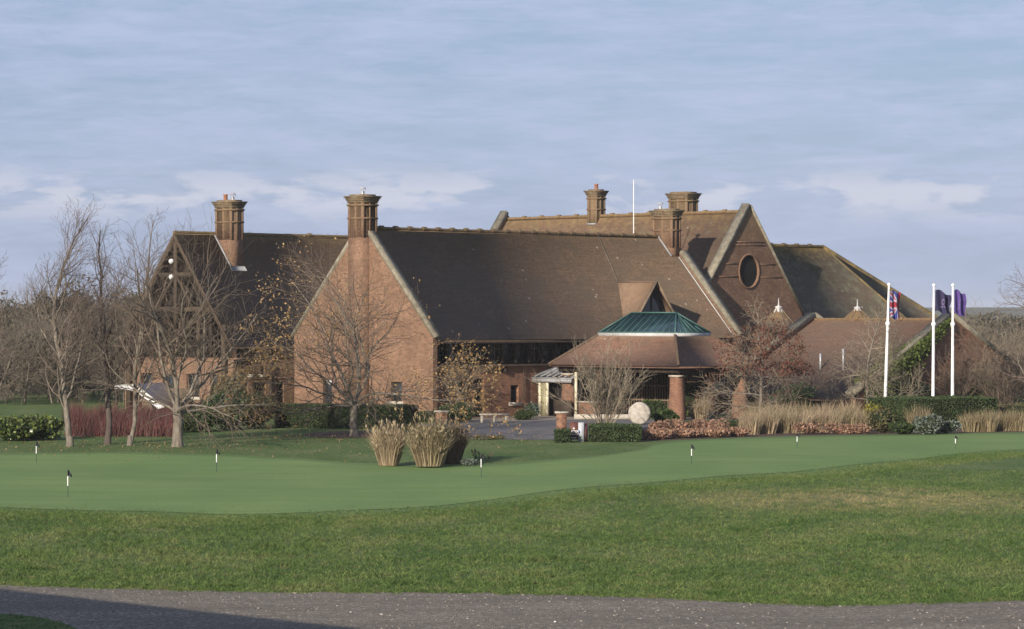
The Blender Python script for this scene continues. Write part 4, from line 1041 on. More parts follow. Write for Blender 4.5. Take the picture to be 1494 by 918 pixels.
bush('wall_shrub', g(1013, 609), 1.1, .8, 2.2, 'ivy', 'bright green shrub right of the near porch pillar', 2600, .055, 56)
bush('wall_shrub', g(952, 612), .7, .6, 1.3, 'shrub', 'green shrub left of the near porch pillar', 1800, .05, 57)
bush('wall_shrub', g(662, 603), .5, .4, 1.7, 'ivy', 'green climber by the front wall corner', 1000, .045, 58)
bush('evergreen_shrub', g(1325, 607), 1.7, 1.2, 2.3, 'conifer', 'dark evergreen shrub between the left and middle flagpoles', 3600, .055, 59)
bush('evergreen_shrub', g(1150, 607), 1.6, 1.2, 1.9, 'conifer', 'dark evergreen shrub right of the rusty leaved tree', 3000, .055, 60)
bush('evergreen_shrub', g(1290, 608), 1.0, .9, 1.6, 'shrub', 'green shrub behind the base of the left flagpole', 1800, .05, 61)
bush('evergreen_shrub', g(1445, 604), 1.5, 1.2, 2.2, 'ivy', 'yellow green shrub behind the end of the tall hedge', 3000, .055, 62)
bush('evergreen_shrub', g(1400, 603), 1.8, 1.2, 2.0, 'olive', 'loose olive shrub behind the right flagpole', 2600, .055, 63)
bush('evergreen_shrub', g(1480, 620), 1.6, 1.2, 1.3, 'olive', 'low olive shrub at the right edge behind the grasses', 2400, .05, 64)
stem_shrub('bare_shrub', g(1392, 606), 'tall bare twiggy shrub in front of the low brick gable', 30, 3.1, 42, 66, 'twig', .02)
stem_shrub('bare_shrub', g(1418, 603), 'tall bare twiggy shrub at the right corner of the low brick gable', 30, 3.3, 42, 67, 'twig_pale', .02)
stem_shrub('bare_shrub', g(1466, 606), 'tall bare twiggy shrub near the right edge behind the grasses', 44, 3.8, 46, 68, 'twig', .02)
stem_shrub('bare_shrub', g(1200, 606), 'low bare twiggy shrub in front of the low tiled roof', 26, 2.0, 46, 69, 'twig', .015)
# ivy over the right gable coping
rn = np.random.default_rng(70); n = 5200
t = rn.uniform(0, 1, n) ** .8; a_ = A3 - .3 - t * 8.3
P = np.array([tuple(L(x, B31 + .05 + abs(rn.normal(0, .16 + .3 * tt)), R3 - (A3 - x) * SL3 + .3 - abs(rn.normal(0, .22 + 1.0 * tt)) + (.35 * tt * rn.random()))) for x, tt in zip(a_, t)])
t2 = rn.uniform(.25, 1, 3000); a2 = A3 - t2 * 8.6
P2 = np.array([tuple(L(x, B31 - .1 - abs(rn.normal(0, .35 * tt)), R3 - (A3 - x) * SL3 + .3 + abs(rn.normal(0, .2 * tt)))) for x, tt in zip(a2, t2)])
mb = MB(); mb.quads(np.concatenate([P, P2]), .065, 1.1, rn); tag(mb.build('ivy', 'ivy', loc=L(A3 - 4, B31, 0), uv=False), 'green ivy covering the sloping coping behind the flagpoles', 'ivy')

def grass_clump(name, base, rx, ry, h, n, mat, label, seed, group=None, spread=.35, w=.012, plume=False):
    rn = np.random.default_rng(seed); a = rn.uniform(0, 6.28, n); q = np.sqrt(rn.uniform(0, 1, n))
    B = np.stack([np.cos(a) * q * rx * .62, np.sin(a) * q * ry * .62, np.zeros(n)], 1)
    hh = h * rn.uniform(.5, 1.1, n) * (1 - .3 * q ** 2) * (1 + .08 * np.sin(a * 3 + seed))
    D = np.stack([np.cos(a) * q * spread * hh + rn.normal(0, .06, n) * hh, np.sin(a) * q * spread * hh + rn.normal(0, .06, n) * hh, hh], 1)
    mb = MB(); mb.blades(B + np.array(tuple(base)), D, np.full(n, w), 0, .16, rn)
    if plume:
        k = rn.choice(n, n // 7, replace=False); T_ = B[k] + D[k] * .97 + np.array(tuple(base))
        mb.quads(np.concatenate([T_, T_ - D[k] * .04]), .035, 2.2, rn, dirs=D[k].repeat(1, 0)[np.tile(np.arange(len(k)), 2)] / h)
    o = mb.build(name, mat, loc=base, uv=False); return tag(o, label, 'ornamental grass', group)
grass_clump('ornamental_grass', g(567, 679), .62, .6, 1.72, 2600, 'straw', 'pale feathery ornamental grass clump, the narrower of two by the putting green', 80, plume=True, spread=.24)
grass_clump('ornamental_grass', g(627, 680), .85, .8, 1.85, 3400, 'straw_olive', 'wide straw coloured ornamental grass clump right of the narrow one', 81, plume=True, spread=.27)
grass_clump('ornamental_grass', g(656, 676), .7, .7, 1.75, 2400, 'straw_dark', 'dark brownish ornamental grass clump behind the wide straw one', 82, plume=True, spread=.25)
bush('low_plant', g(687, 679), .5, .35, .3, 'silver', 'low grey leaved plant right of the tall grasses', 700, .03, 83, 'plant', lumps=3, core=False)
stem_shrub('bare_shrub', g(703, 675), 'tiny dark bare shrub beside the low grey plant', 5, .55, 45, 84, 'twig', .012)
band = [(1095, 634, 1.35, 'straw'), (1118, 633, 1.5, 'straw'), (1142, 632, 1.3, 'straw_olive'), (1165, 632, 1.35, 'straw'), (1188, 631, 1.45, 'straw'), (1212, 631, 1.3, 'straw'), (1236, 630, 1.45, 'straw_olive'), (1258, 630, 1.25, 'straw'),
        (1105, 624, 1.5, 'straw_olive'), (1135, 623, 1.6, 'straw'), (1170, 622, 1.5, 'straw_olive'), (1205, 622, 1.5, 'straw'), (1240, 621, 1.6, 'straw')]
for i, (px, py, h, m) in enumerate(band):
    grass_clump('bed_grass', g(px, py), .75, .9, h, 700, m, 'straw coloured grass clump in the long bed between the rusty tree and the flagpoles', 100 + i, 'straw grasses in the long bed', .3, .013)
for i, (px, py, h) in enumerate([(1418, 630, 1.2), (1440, 630, 1.3), (1462, 629, 1.2), (1484, 629, 1.3), (1330, 619, 1.6), (1340, 625, 1.4)]):
    grass_clump('bed_grass', g(px, py), .75, .8, h, 650, 'straw_olive', 'dull brown grass clump in the bed at the foot of the tall hedge', 130 + i, 'brown grasses before the tall hedge', .3, .013)
for i, (px, py) in enumerate([(950, 641), (975, 640), (1000, 639), (1025, 638), (1050, 638), (1074, 637), (962, 633), (990, 631), (1018, 630), (1045, 630)]):
    bush('copper_plant', g(px, py), .75, .9, .5 if i < 6 else .65, 'copper', 'low copper coloured leafy plant in the bed before the porch', 900, .055, 150 + i, 'plant', 'copper plants before the porch', lumps=5, core=False)
for i, (px, py) in enumerate([(1180, 634), (1225, 633), (1250, 633)]):
    bush('copper_plant', g(px, py), .9, .6, .55, 'copper', 'low copper plant among the straw grasses', 700, .05, 165 + i, 'plant', 'copper plants among the straw grasses', lumps=5, core=False)
bush('bed_shrub', g(1285, 632), .9, .8, 1.3, 'olive', 'yellowing olive shrub right of the straw grasses', 2000, .05, 170)
bush('bed_shrub', g(1272, 626), .7, .7, 1.5, 'golden', 'tall yellowish shrub in the bed below the left flagpole', 900, .04, 175, core=False)
bush('bed_shrub', g(1315, 634), .8, .6, .7, 'shrub', 'low green shrub in front of the yellowing one', 1500, .045, 171)
bush('bed_shrub', g(1352, 634), 1.0, .8, 1.1, 'silver', 'silver grey shrub in the bed before the tall hedge', 2600, .045, 172)
bush('bed_shrub', g(1380, 633), .7, .6, .7, 'silver', 'smaller silver grey shrub right of the larger one', 1300, .045, 173)
bush('bed_shrub', g(966, 618), .8, .6, .8, 'shrub', 'spiky green plant right of the round stone', 1200, .06, 174, asp=2.5)
grass_clump('bed_grass', g(1021, 612), .7, .5, 1.6, 600, 'straw', 'straw grass clump beside the near porch pillar', 176, w=.013)
for i, (px, py) in enumerate([(640, 644), (690, 643), (715, 642)]):
    bush('low_plant', g(px + 10, py - 1), .7, .5, .25, 'olive', 'low brownish ground plant at the lawn edge of the driveway', 350, .03, 180 + i, 'plant', 'ground plants by the driveway', lumps=3, core=False)

# red stemmed thicket
rn = np.random.default_rng(90); n = 9000
pxs = rn.uniform(95, 262, n); pys = rn.uniform(615, 638, n); Yp = CZ * F / (pys - HY)
B = np.stack([(pxs - CX) / F * Yp, Yp, np.zeros(n)], 1); hh = rn.uniform(.4, 1.35, n) * (1 + .15 * np.sin(pxs * .13))
D = np.stack([rn.normal(0, .16, n), rn.normal(0, .16, n), np.ones(n)], 1) * hh[:, None]
mb = MB(); mb.blades(B, D, np.full(n, .01), 0, .08, rn)
tag(mb.build('red_stemmed_thicket', 'redstem', loc=g(180, 636), uv=False), 'thicket of thin dark red bare stems behind the left trees', 'shrubs', kind='stuff')

# lawn tufts
rn = np.random.default_rng(5); n = 110000
Yt = 58 + 54 * rn.uniform(0, 1, n) ** 1.5; Xt = rn.uniform(-.19, .19, n) * Yt
P = np.stack([Xt, Yt], 1); keep = ~inside(P, fringe_poly) & ~inside(P, road_poly)
nearroad = rn.normal(size=(6000, 2))
ed = np.array(rdl); k = rn.integers(0, len(ed) - 1, 6000); tt = rn.uniform(0, 1, (6000, 1))
E_ = ed[k] * (1 - tt) + ed[k + 1] * tt + np.stack([rn.normal(0, .06, 6000), rn.normal(0, .2, 6000) + .05], 1)
V2 = np.stack([rn.uniform(-13, -7, 6000), rn.uniform(50.5, 58, 6000)], 1); V2 = V2[inside(V2, verge_poly)]
# ragged border where the rough meets the mown collar
fe = np.array(smooth_line(gp(fbot))); kf = rn.integers(0, len(fe) - 1, 26000); tf = rn.uniform(0, 1, (26000, 1))
F_ = fe[kf] * (1 - tf) + fe[kf + 1] * tf + np.stack([rn.normal(0, .1, 26000), rn.normal(.7, 1.5, 26000)], 1)
tuf = np.stack([rn.uniform(-13, 13, 90), rn.uniform(61, 84, 90)], 1)
T_ = np.repeat(tuf, 45, 0) + rn.normal(0, .16, (4050, 2)) * np.array([1.6, 1]); T_ = T_[~inside(T_, fringe_poly) & ~inside(T_, road_poly)]
P = np.concatenate([P[keep], E_, V2, F_, T_]); m_ = len(P)
z_ = h_lat(P[:, 0], P[:, 1])
B = np.repeat(np.stack([P[:, 0], P[:, 1], z_], 1), 4, 0); nb = len(B)
B[:, :2] += rn.normal(0, .035, (nb, 2))
hh = np.where(np.arange(nb) >= nb - 4 * len(T_), 1.9, 1.0) * rn.uniform(.03, .075, nb) * np.repeat(rn.choice([1, 1, 1, 1.5], m_), 4)
D = np.stack([rn.normal(0, .55, nb), rn.normal(0, .55, nb), np.ones(nb)], 1) * hh[:, None]
mb = MB(); mb.blades(B, D, np.full(nb, .007), 0, .3, rn)
tag(mb.build('grass', 'blade', uv=False), 'rough short grass covering the foreground lawn', 'grass', kind='stuff')
# fallen leaves under the trees
rn = np.random.default_rng(8); fl = []
for (px, py, k, sx, sy) in ((516, 637, 600, 2.6, 4.5), (259, 651, 260, 2.5, 4), (140, 650, 260, 3, 4), (300, 655, 300, 8, 5), (660, 640, 300, 3, 4)):
    c_ = G(px, py); fl.append(np.stack([c_.x + rn.normal(0, sx, k), c_.y + rn.normal(0, sy, k)], 1))
fl = np.concatenate(fl); fl = np.stack([fl[:, 0], fl[:, 1], h_lat(fl[:, 0], fl[:, 1]) + .045], 1)
mb = MB(); M['leaf_fallen'] = m_leaf('leaf_fallen', [(.16, .09, .045), (.26, .17, .08), (.12, .07, .04)]); mb.quads(fl, .026, 1.2, rn, .3); tag(mb.build('fallen_leaves', 'leaf_fallen', uv=False), 'scattered brown fallen leaves on the grass below the trees', 'leaves', kind='stuff')
# stones on the gravel road
rn = np.random.default_rng(6); n = 2200; P = np.stack([rn.uniform(-14, 14, n), rn.uniform(52, 66, n)], 1)
P = P[inside(P, road_poly) & ~inside(P, verge_poly)]; mb = MB()
for x, y in P:
    s = rn.choice([.012, .015, .02, .03], p=[.4, .35, .2, .05]); z = float(h_lat(x, y)) + .02
    v = [(x + sx * s * rn.uniform(.5, 1.2), y + sy * s * rn.uniform(.5, 1.2), z + sz * s * rn.uniform(.4, .8)) for sz in (0, 1) for sx, sy in ((-1, -1), (1, -1), (1, 1), (-1, 1))]
    mb.add(v, [(4, 5, 6, 7), (0, 1, 5, 4), (1, 2, 6, 5), (2, 3, 7, 6), (3, 0, 4, 7)])
M['pebble'] = m_leaf('pebble', [(.2, .18, .15), (.3, .27, .23), (.25, .22, .18), (.28, .25, .2), (.22, .2, .165), (.5, .48, .44)])
tag(mb.build('gravel_stones', 'pebble', uv=False), 'loose grey and white stones scattered on the gravel road', 'gravel', kind='stuff')

# scrub and woods
def wood(name, X0f, X1f, Y0, Y1, h0, h1, n, label, seed, leafshare=.4, size=.22, crowns=60):
    rn = np.random.default_rng(seed); mb = MB()
    for i in range(crowns):
        Yc = rn.uniform(Y0, Y1); Xc = rn.uniform(X0f, X1f) * Yc; h = rn.uniform(h0, h1); r_ = h * rn.uniform(.28, .42); per = n // crowns
        isleaf = rn.random() < leafshare
        mb.tube([Vector((Xc, Yc, 0)), Vector((Xc + rn.normal(0, .3), Yc, h * .5)), Vector((Xc + rn.normal(0, .5), Yc, h * .9))], [h * .018, h * .012, .02], 5, 0)
        if isleaf:
            lum = [(rn.normal(0, .45, 3) * np.array([r_, r_, h * .2]) + np.array([Xc, Yc, h * .58]), rn.uniform(.4, .7)) for _ in range(8)]
            for c, s in lum:
                d = rn.normal(size=(per // 8, 3)); d /= np.linalg.norm(d, axis=1, keepdims=True)
                mb.quads(c + d * np.array([r_, r_, h * .32]) * s * rn.uniform(.6, 1.1, (len(d), 1)), size * .8, 1.1, rn, m=1)
        else:
            d = rn.normal(size=(per, 3)); d /= np.linalg.norm(d, axis=1, keepdims=True); d[:, 2] = np.abs(d[:, 2]) * 1.0 + .1
            q = rn.uniform(.1, 1, (per, 1)) ** .5
            B = np.array([Xc, Yc, h * .22]) + d * q * np.array([r_, r_, h * .7]) 
            D = d * np.array([1, 1, 1.3]) * rn.uniform(.5, 1.2, (per, 1)) * h * .09 + rn.normal(0, .15, (per, 3))
            mb.blades(B, D, np.full(per, size * .08), 0, .2, rn)
    return tag(mb.build(name, ['wood_twig', 'wood_leaf'], uv=False), label, 'woodland', kind='stuff')
wood('woodland', -.22, -.115, 300, 420, 6.5, 10, 150000, 'brown and green wood on the far left skyline', 201, .7, .17, 110)
wood('scrub', -.2, -.118, 195, 290, 3.0, 6.5, 140000, 'tangled brown scrub behind the left trees', 202, .3, .14, 110)
wood('undergrowth', -.21, -.112, 192, 250, 1.0, 2.6, 70000, 'low brown undergrowth and dead grass behind the left trees', 206, .25, .12, 170)
wood('woodland', .145, .24, 260, 480, 4.2, 6.6, 90000, 'brown bare wood beyond the right end of the building', 203, .3, .2, 90)
wood('scrub', .142, .2, 190, 250, 2.5, 4.6, 90000, 'pale brown scrub right of the low gable', 204, .1, .12, 60)
wood('woodland', -.3, .3, 900, 1200, 5.5, 8.5, 60000, 'hazy far wood along the horizon', 205, .8, 1.0, 150)
def far_tree(px, Y, h, label, seed):
    rn = np.random.default_rng(seed); r = h * .36; base = PX(px, Y); o = empty('far_tree', base, label, 'tree')
    T = MB(); T.tube([base, base + Z * h * .8], [h * .02, .03], 6)
    for i in range(8): a = rn.uniform(0, 6.28); T.tube([base + Z * h * rn.uniform(.3, .6), base + Vector((math.cos(a) * r * .7, math.sin(a) * r * .7, h * rn.uniform(.6, .85)))], [h * .008, .02], 4)
    T.build('trunk', 'bark_dark', o, uv=False); C = MB()
    for i in range(34):
        d = rn.normal(size=3); d /= np.linalg.norm(d); c = np.array(tuple(base)) + np.array([0, 0, h * .66]) + d * np.array([r * .7, r * .7, h * .24]) * rn.uniform(.3, 1)
        q = rn.normal(size=(150, 3)); q /= np.linalg.norm(q, axis=1, keepdims=True); C.quads(c + q * r * .34 * rn.uniform(.5, 1.1, (150, 1)), .13, 1.1, rn)
    C.build('crown', 'wood_leaf', o, uv=False)
far_tree(72, 330, 9.2, 'domed dark tree standing highest on the far left skyline', 301)
far_tree(118, 345, 8.9, 'rounded far tree right of the domed dark tree', 302)
far_tree(40, 340, 7.6, 'lower far tree left of the domed dark tree', 303)
far_tree(200, 340, 9.2, 'far tree on the skyline just left of the timbered gable', 304)

# ------------------------------------------------------------------ flagpoles and flags
def flagpole(px, dx, label, py_top, Y=163.5, z0=0):
    b = PX(px, Y); zt_ = CZ + (HY - py_top) / F * Y; o = empty('flagpole', b, label, 'flagpole', 'white flagpoles by the clubhouse')
    tp = b + Vector((dx / F * Y, 0, zt_)); mid = b.lerp(tp, .72)
    mb = MB(); mb.tube([b, b.lerp(tp, .35), mid, tp], [.095, .088, .075, .055], 14, cap=True); mb.build('pole', 'white', o, smooth=False)
    mb = MB(); mb.lathe(mid, [(.1, -.1), (.13, -.06), (.13, .06), (.1, .1)], 14); mb.build('collar', 'white', o)
    mb = MB(); mb.lathe(tp, [(.05, -.02), (.1, .03), (.1, .1), (.05, .15), (.01, .17)], 12); mb.build('finial', 'white', o)
    mb = MB(); mb.lathe(b, [(.3, 0), (.3, .06), (.15, .1), (.15, .25)], 14); mb.build('base', 'white', o)
    return b, tp
P1 = flagpole(1290.5, 6.5, 'leaning white flagpole flying the union flag, leftmost of the three', 417)
P2 = flagpole(1361, 1.5, 'white flagpole flying the dark navy flag, middle of the three', 418)
P3 = flagpole(1389.5, .8, 'white flagpole flying the bright purple flag, rightmost of the three', 418)
def union(u, v):                                          # 0 blue, 1 white, 2 red; u along 0..2, v 0..1
    x, y = u * 2 - 1, v - .5
    if abs(y) < .1 or abs(x) < .1: return 2
    if abs(y) < .167 or abs(x) < .167: return 1
    d = min(abs(y - x * .5), abs(y + x * .5)) / math.sqrt(1.25)
    if d < .033: return 2
    if d < .1: return 1
    return 0
def flag(name, pole, px0, px1, py0, py1, mats, fn, label, seed, droop=0.35, folds=3):
    b, tp = pole; Y = b.y; r = random.Random(seed); mb = MB(); nu, nv = 44, 30
    f0 = (CZ + (HY - py0) / F * Y); f1 = CZ + (HY - py1) / F * Y
    def P(u, v):
        z = f1 + (f0 - f1) * v; t = (z - b.z) / (tp.z - b.z); x = b.x + (tp.x - b.x) * t + .08
        W = (px1 - px0) / F * Y
        xx = x + W * u * (1 + .06 * math.sin(v * 7 + seed)); yy = Y + .16 * math.sin(u * folds * 6.28 + v * 2.5 + seed) * (u * .9 + .1) + .5 * u
        zz = z - droop * (u ** 1.3) * (.75 + .5 * (v)) + .05 * math.sin(u * 9 + v * 5)
        return (xx, yy, zz)
    v_ = [P(i / nu, j / nv) for j in range(nv + 1) for i in range(nu + 1)]
    for k in range(len(mats)):
        fs = [(j * (nu + 1) + i, j * (nu + 1) + i + 1, (j + 1) * (nu + 1) + i + 1, (j + 1) * (nu + 1) + i) for j in range(nv) for i in range(nu) if fn((i + .5) / nu, (j + .5) / nv) == k]
        if fs: mb.Fc.append((np.array(fs) + 0, k))
    mb.V.append(np.array(v_)); mb.n = len(v_)
    return tag(mb.build(name, mats, loc=Vector((tp.x, Y, f1)), smooth=True, uv=False), label, 'flag')
M['flag_blue'] = m_flat('flag_blue', (.04, .05, .22), .8); M['flag_white'] = m_flat('flag_white', (.4, .38, .46), .8); M['flag_red'] = m_flat('flag_red', (.3, .025, .05), .8)
M['flag_navy'] = m_flat('flag_navy', (.03, .026, .075), .8); M['flag_purple'] = m_flat('flag_purple', (.085, .05, .22), .8); M['flag_mark'] = m_flat('flag_mark', (.16, .13, .27), .8)
flag('union_flag', P1, 1298, 1314, 424, 464, ['flag_blue', 'flag_white', 'flag_red'], lambda u, v: union(.04 + u * .5, v), 'red, white and blue union flag hanging from the leftmost pole', 1, .12, 2)
def mark(u, v, c=(.5, .5)):
    d = math.hypot((u - c[0]) * 1.3, v - c[1]); return 1 if (.08 < d < .13 or (abs(v - .3) < .025 and abs(u - c[0]) < .25 and int(u * 22) % 3)) else 0
flag('navy_flag', P2, 1363, 1387, 422, 454, ['flag_navy', 'flag_mark'], lambda u, v: mark(u, v, (.55, .5)), 'dark navy flag with a faint pale emblem on the middle pole', 2, .32, 2)
flag('purple_flag', P3, 1391, 1409, 422, 458, ['flag_purple', 'flag_mark'], lambda u, v: mark(u, v), 'bright purple flag with a faint emblem on the rightmost pole', 3, .25, 2)

# ------------------------------------------------------------------ practice hole flags
M['flag_dark'] = m_flat('flag_dark', (.03, .03, .04), .7); M['pole_green'] = m_flat('pole_green', (.03, .06, .05), .5)
def hole_flag(px, pyb, pyt, label, side=1, split=.5):
    b = G(px, pyb); b.z = float(h_lat(b.x, b.y)) + .02; H = (pyb - pyt) / F * b.y; o = empty('hole_flag', b, label, 'golf flag', 'practice hole flags on the putting green')
    mb = MB(); mb.tube([b, b + Z * H * .42], [.012, .012], 8, cap=True); mb.build('lower_pole', 'pole_green', o)
    mb = MB(); mb.tube([b + Z * H * .42, b + Z * H * .76], [.02, .02], 8, cap=True); mb.build('upper_pole', 'white', o)
    mb = MB(); mb.tube([b + Z * H * .76, b + Z * H], [.013, .013], 8, cap=True); mb.build('tip', 'flag_dark', o)
    mb = MB(); n = 8; v = []
    for i in range(n + 1):
        u = i / n
        for s in (1, 0): v.append((b.x + side * (.012 + .11 * u), b.y + .05 * math.sin(u * 7), b.z + H * (.98 - .1 * u * u) - (1 - s) * H * (.2 * (1 - u * .5)) - .06 * u))
    mb.add(v, [(2 * i, 2 * i + 2, 2 * i + 3, 2 * i + 1) for i in range(n)]); mb.build('pennant', 'flag_dark', o, uv=False)
    mb = MB(); mb.lathe(b, [(.06, -.012), (.06, -.008)], 14); mb.build('cup', 'dark', o)
hole_flag(99, 725, 684, 'nearest practice flag, low at the left of the putting green')
hole_flag(53, 674, 643, 'practice flag at the far left edge of the putting green', 1)
hole_flag(316, 685, 651, 'practice flag below the long hedge, left centre')
hole_flag(702, 697, 662, 'practice flag just right of the tall grass clumps')
hole_flag(1009, 679, 650, 'practice flag in front of the porch and copper plants')
hole_flag(1163, 653, 631, 'small far practice flag before the straw grasses')
hole_flag(1394, 655, 635, 'small far practice flag at the right, before the tall hedge')

# ------------------------------------------------------------------ bench, piers, sign, round stone
b = G(721, 617); o = empty('stone_bench', b, 'pale stone bench on three supports below the clubhouse wall', 'bench')
bd = Vector((.985, .17, 0)); bn = Vector((-.17, .985, 0))
mb = MB(); mb.box(b - bd * .82 - bn * .2 + Z * .42, bd * 1.64, bn * .42, Z * .08); mb.build('seat', 'stone', o)
for s in (-.68, 0, .66): mb = MB(); mb.box(b + bd * (s - .07) - bn * .13, bd * .14, bn * .28, Z * .418); mb.build('leg', 'stone', o)
def pier(px, py, w, h, label):
    b = G(px, py); o = empty('brick_pier', b, label, 'brick pier'); mb = MB(); mb.box(b - Vector((w / 2, 0, 0)), Vector((w, 0, 0)), Vector((0, w, 0)), Z * h); mb.build('pier_body', 'brick_red', o)
    mb = MB(); mb.box(b - Vector((w / 2 + .08, .08, 0)) + Z * h, Vector((w + .16, 0, 0)), Vector((0, w + .16, 0)), Z * .09); mb.build('cap', 'stone', o)
pier(819.5, 632, .52, .98, 'brick pier with stone cap left of the maroon sign')
pier(644, 618, .62, .6, 'brick pier with stone cap behind the tall grass clumps')
M['maroon'] = m_noise('maroon', [(.3, (.1, .04, .035)), (.7, (.15, .065, .055))], 3, .5); M['signgrey'] = m_flat('signgrey', (.42, .44, .47), .4)
M['signblue'] = m_flat('signblue', (.06, .12, .35), .5)
b = G(843, 645); sg = empty('entrance_sign', b, 'maroon sign board with white lettering beside a grey post', 'sign')
s = b.y / F
mb = MB(); mb.box(b + Vector((-12 * s, 0, .1)), Vector((12.5 * s, 0, 0)), Vector((0, .12, 0)), Z * .82); mb.build('board', 'maroon', sg)
mb = MB(); mb.box(b + Vector((.6 * s, -.1, 0)), Vector((8.5 * s, 0, 0)), Vector((0, .3, 0)), Z * .9); mb.build('post', 'signgrey', sg)
mb = MB(); mb.box(b + Vector((9.2 * s, -.05, 0)), Vector((5.5 * s, .25, 0)), Vector((0, .2, 0)), Z * .86); mb.build('side_board', 'maroon', sg)
def text(body, size, loc, mat, parent, width=None, name='lettering'):
    cu = bpy.data.curves.new(name, 'FONT'); cu.body = body; cu.size = size; cu.extrude = .004; cu.align_x = 'CENTER'; cu.offset = size * .02
    t = bpy.data.objects.new('tmp_text', cu); COL.objects.link(t); dg = bpy.context.evaluated_depsgraph_get(); me = bpy.data.meshes.new_from_object(t.evaluated_get(dg)); bpy.data.objects.remove(t)
    xs_ = [v.co.x for v in me.vertices]; k = (width / (max(xs_) - min(xs_))) if width else 1
    o0 = Vector(parent['_w'])
    for v in me.vertices: v.co = Vector(loc) - o0 + Vector((v.co.x * k, -v.co.z, v.co.y))
    me.materials.clear(); me.materials.append(M[mat]); o = bpy.data.objects.new(name, me); COL.objects.link(o); o.parent = parent; o['_w'] = parent['_w']; return o
M['letter'] = m_flat('letter_white', (.8, .8, .8), .6)
text('LONDON', .15, b + Vector((-5.8 * s, -.012, .44)), 'letter', sg, .46)
text('GOLF CLUB', .085, b + Vector((-5.8 * s, -.012, .33)), 'letter', sg, .38)
mb = MB(); c = b + Vector((-5.8 * s, -.012, .6)); mb.slab([c + Vector((-.05, 0, 0)), c + Vector((.05, 0, 0)), c + Vector((0, 0, .1))], .01)
c = b + Vector((-5.8 * s, -.014, .19)); mb.box(c - Vector((.15, 0, 0)), Vector((.3, 0, 0)), Vector((0, .01, 0)), Z * .02); mb.box(c - Vector((.12, 0, .06)), Vector((.24, 0, 0)), Vector((0, .01, 0)), Z * .02); mb.build('emblem', 'letter', sg)
mb = MB(); mb.box(b + Vector((1.0 * s, -.112, .4)), Vector((2.2 * s, 0, 0)), Vector((0, .01, 0)), Z * .14); mb.build('blue_mark', 'signblue', sg)
b = G(933, 620); o = None; mb = MB(); ns = 40; R_ = .6; v = []; c = b + Z * (R_ + .02)
ax = Vector((-.25, -.97, 0)); sx = Vector((.97, -.25, 0))
rn = random.Random(4); pr_ = [(0, .16), (.1, .16), (.3, .15), (.5, .145), (.57, .11), (.6, .06), (.6, -.06), (.57, -.11), (.5, -.15), (.2, -.16), (0, -.16)]
for r_, d in pr_:
    for i in range(ns):
        t = i / ns * 6.2832; w = 1 + .015 * math.sin(5 * t) + rn.gauss(0, .006); v.append(tuple(c + sx * (r_ * w * math.cos(t)) + Z * (r_ * w * math.sin(t)) + ax * (d + rn.gauss(0, .004))))
mb.add(v, [(k * ns + i, k * ns + (i + 1) % ns, (k + 1) * ns + (i + 1) % ns, (k + 1) * ns + i) for k in range(len(pr_) - 1) for i in range(ns)])
M['rough_stone'] = m_noise('rough_stone', [(.3, (.26, .23, .2)), (.5, (.38, .35, .3)), (.7, (.5, .47, .42))], 5, bs=.8, bd=.05)
tag(mb.build('round_stone', 'rough_stone', loc=b, uv=False), 'upright round pale stone disc standing before the porch', 'stone disc')
o = mb = MB(); bb = G(905, 612); mb.box(bb - Vector((2.6, 0, 0)), Vector((5.4, .1, 0)), Vector((0, .5, 0)), Z * .28); tag(mb.build('stone_kerb', 'stone', loc=bb), 'low pale stone kerb behind the round stone disc', 'kerb')
lb = G(482, 612); lo = empty('lamp_post', lb, 'thin lamp post with pale globe before the brick gable', 'lamp post')
mb = MB(); mb.tube([lb, lb + Z * 2.0], [.04, .03], 8); mb.build('pole', 'timber', lo)
mb = MB(); mb.lathe(lb + Z * 1.95, [(.03, 0), (.13, .06), (.15, .14), (.1, .24), (.02, .27)], 12); mb.build('lamp_head', 'white', lo, smooth=True)

# ------------------------------------------------------------------ unseen shed added to cast the shadow on the road corner, left of view
OB = empty('shadow_shed', Vector((-17, 45, 0)), 'added brick shed with tiled gable roof, unseen left of the frame, casting the shadow on the gravel road', 'shadow_shed')
d = Vector((.712, -.702, 0)); pn = Vector((.702, .712, 0)); SR = Vector((-9.2, 42.05, 0)); Ln = 16; H = 5.0
def sp(t, s, z): return SR - d * t + pn * s * 1.0 + Z * z - pn * 0
mb = MB()
# its ridge runs along d; ridge end at SR
for (s0, s1) in ((0, 1),):
    mb.slab([SR + Z * H, SR - d * Ln + Z * H, SR - d * Ln - pn * 4.2 + Z * 2.5, SR - pn * 4.2 + Z * 2.5], .15)
    mb.slab([SR + Z * H + pn * .003, SR - d * Ln + Z * H + pn * .003, SR - d * Ln + pn * 1.5 + Z * 3.4, SR + pn * 1.5 + Z * 3.4], .15)
mb.build('roof', 'tile_low', OB)
mb = MB()
for t in (.3, Ln - .3):
    q = SR - d * t; mb.add([tuple(q - pn * 4), tuple(q + pn * 1.35), tuple(q + pn * 1.35 + Z * 3.4), tuple(q + Z * (H - .15)), tuple(q - pn * 4 + Z * 2.45)], [(0, 1, 2, 3, 4)])
for s, z in ((-4, 2.45), (1.35, 3.35)):
    p = SR + pn * s - d * .3; q = SR + pn * s - d * (Ln - .3); mb.add([tuple(p), tuple(q), tuple(q + Z * z), tuple(p + Z * z)], [(0, 1, 2, 3)])
mb.build('wall', 'brick', OB)
mb = MB(); q = SR + pn * 1.36 - d * 5; mb.box(q, -d * 1.1, pn * .05, Z * 2.1); mb.build('door', 'timber', OB)
mb = MB(); q = SR + pn * 1.36 - d * 9; mb.box(q + Z * .9, -d * 1.6, pn * .05, Z * 1.2); mb.build('window', 'glass', OB)

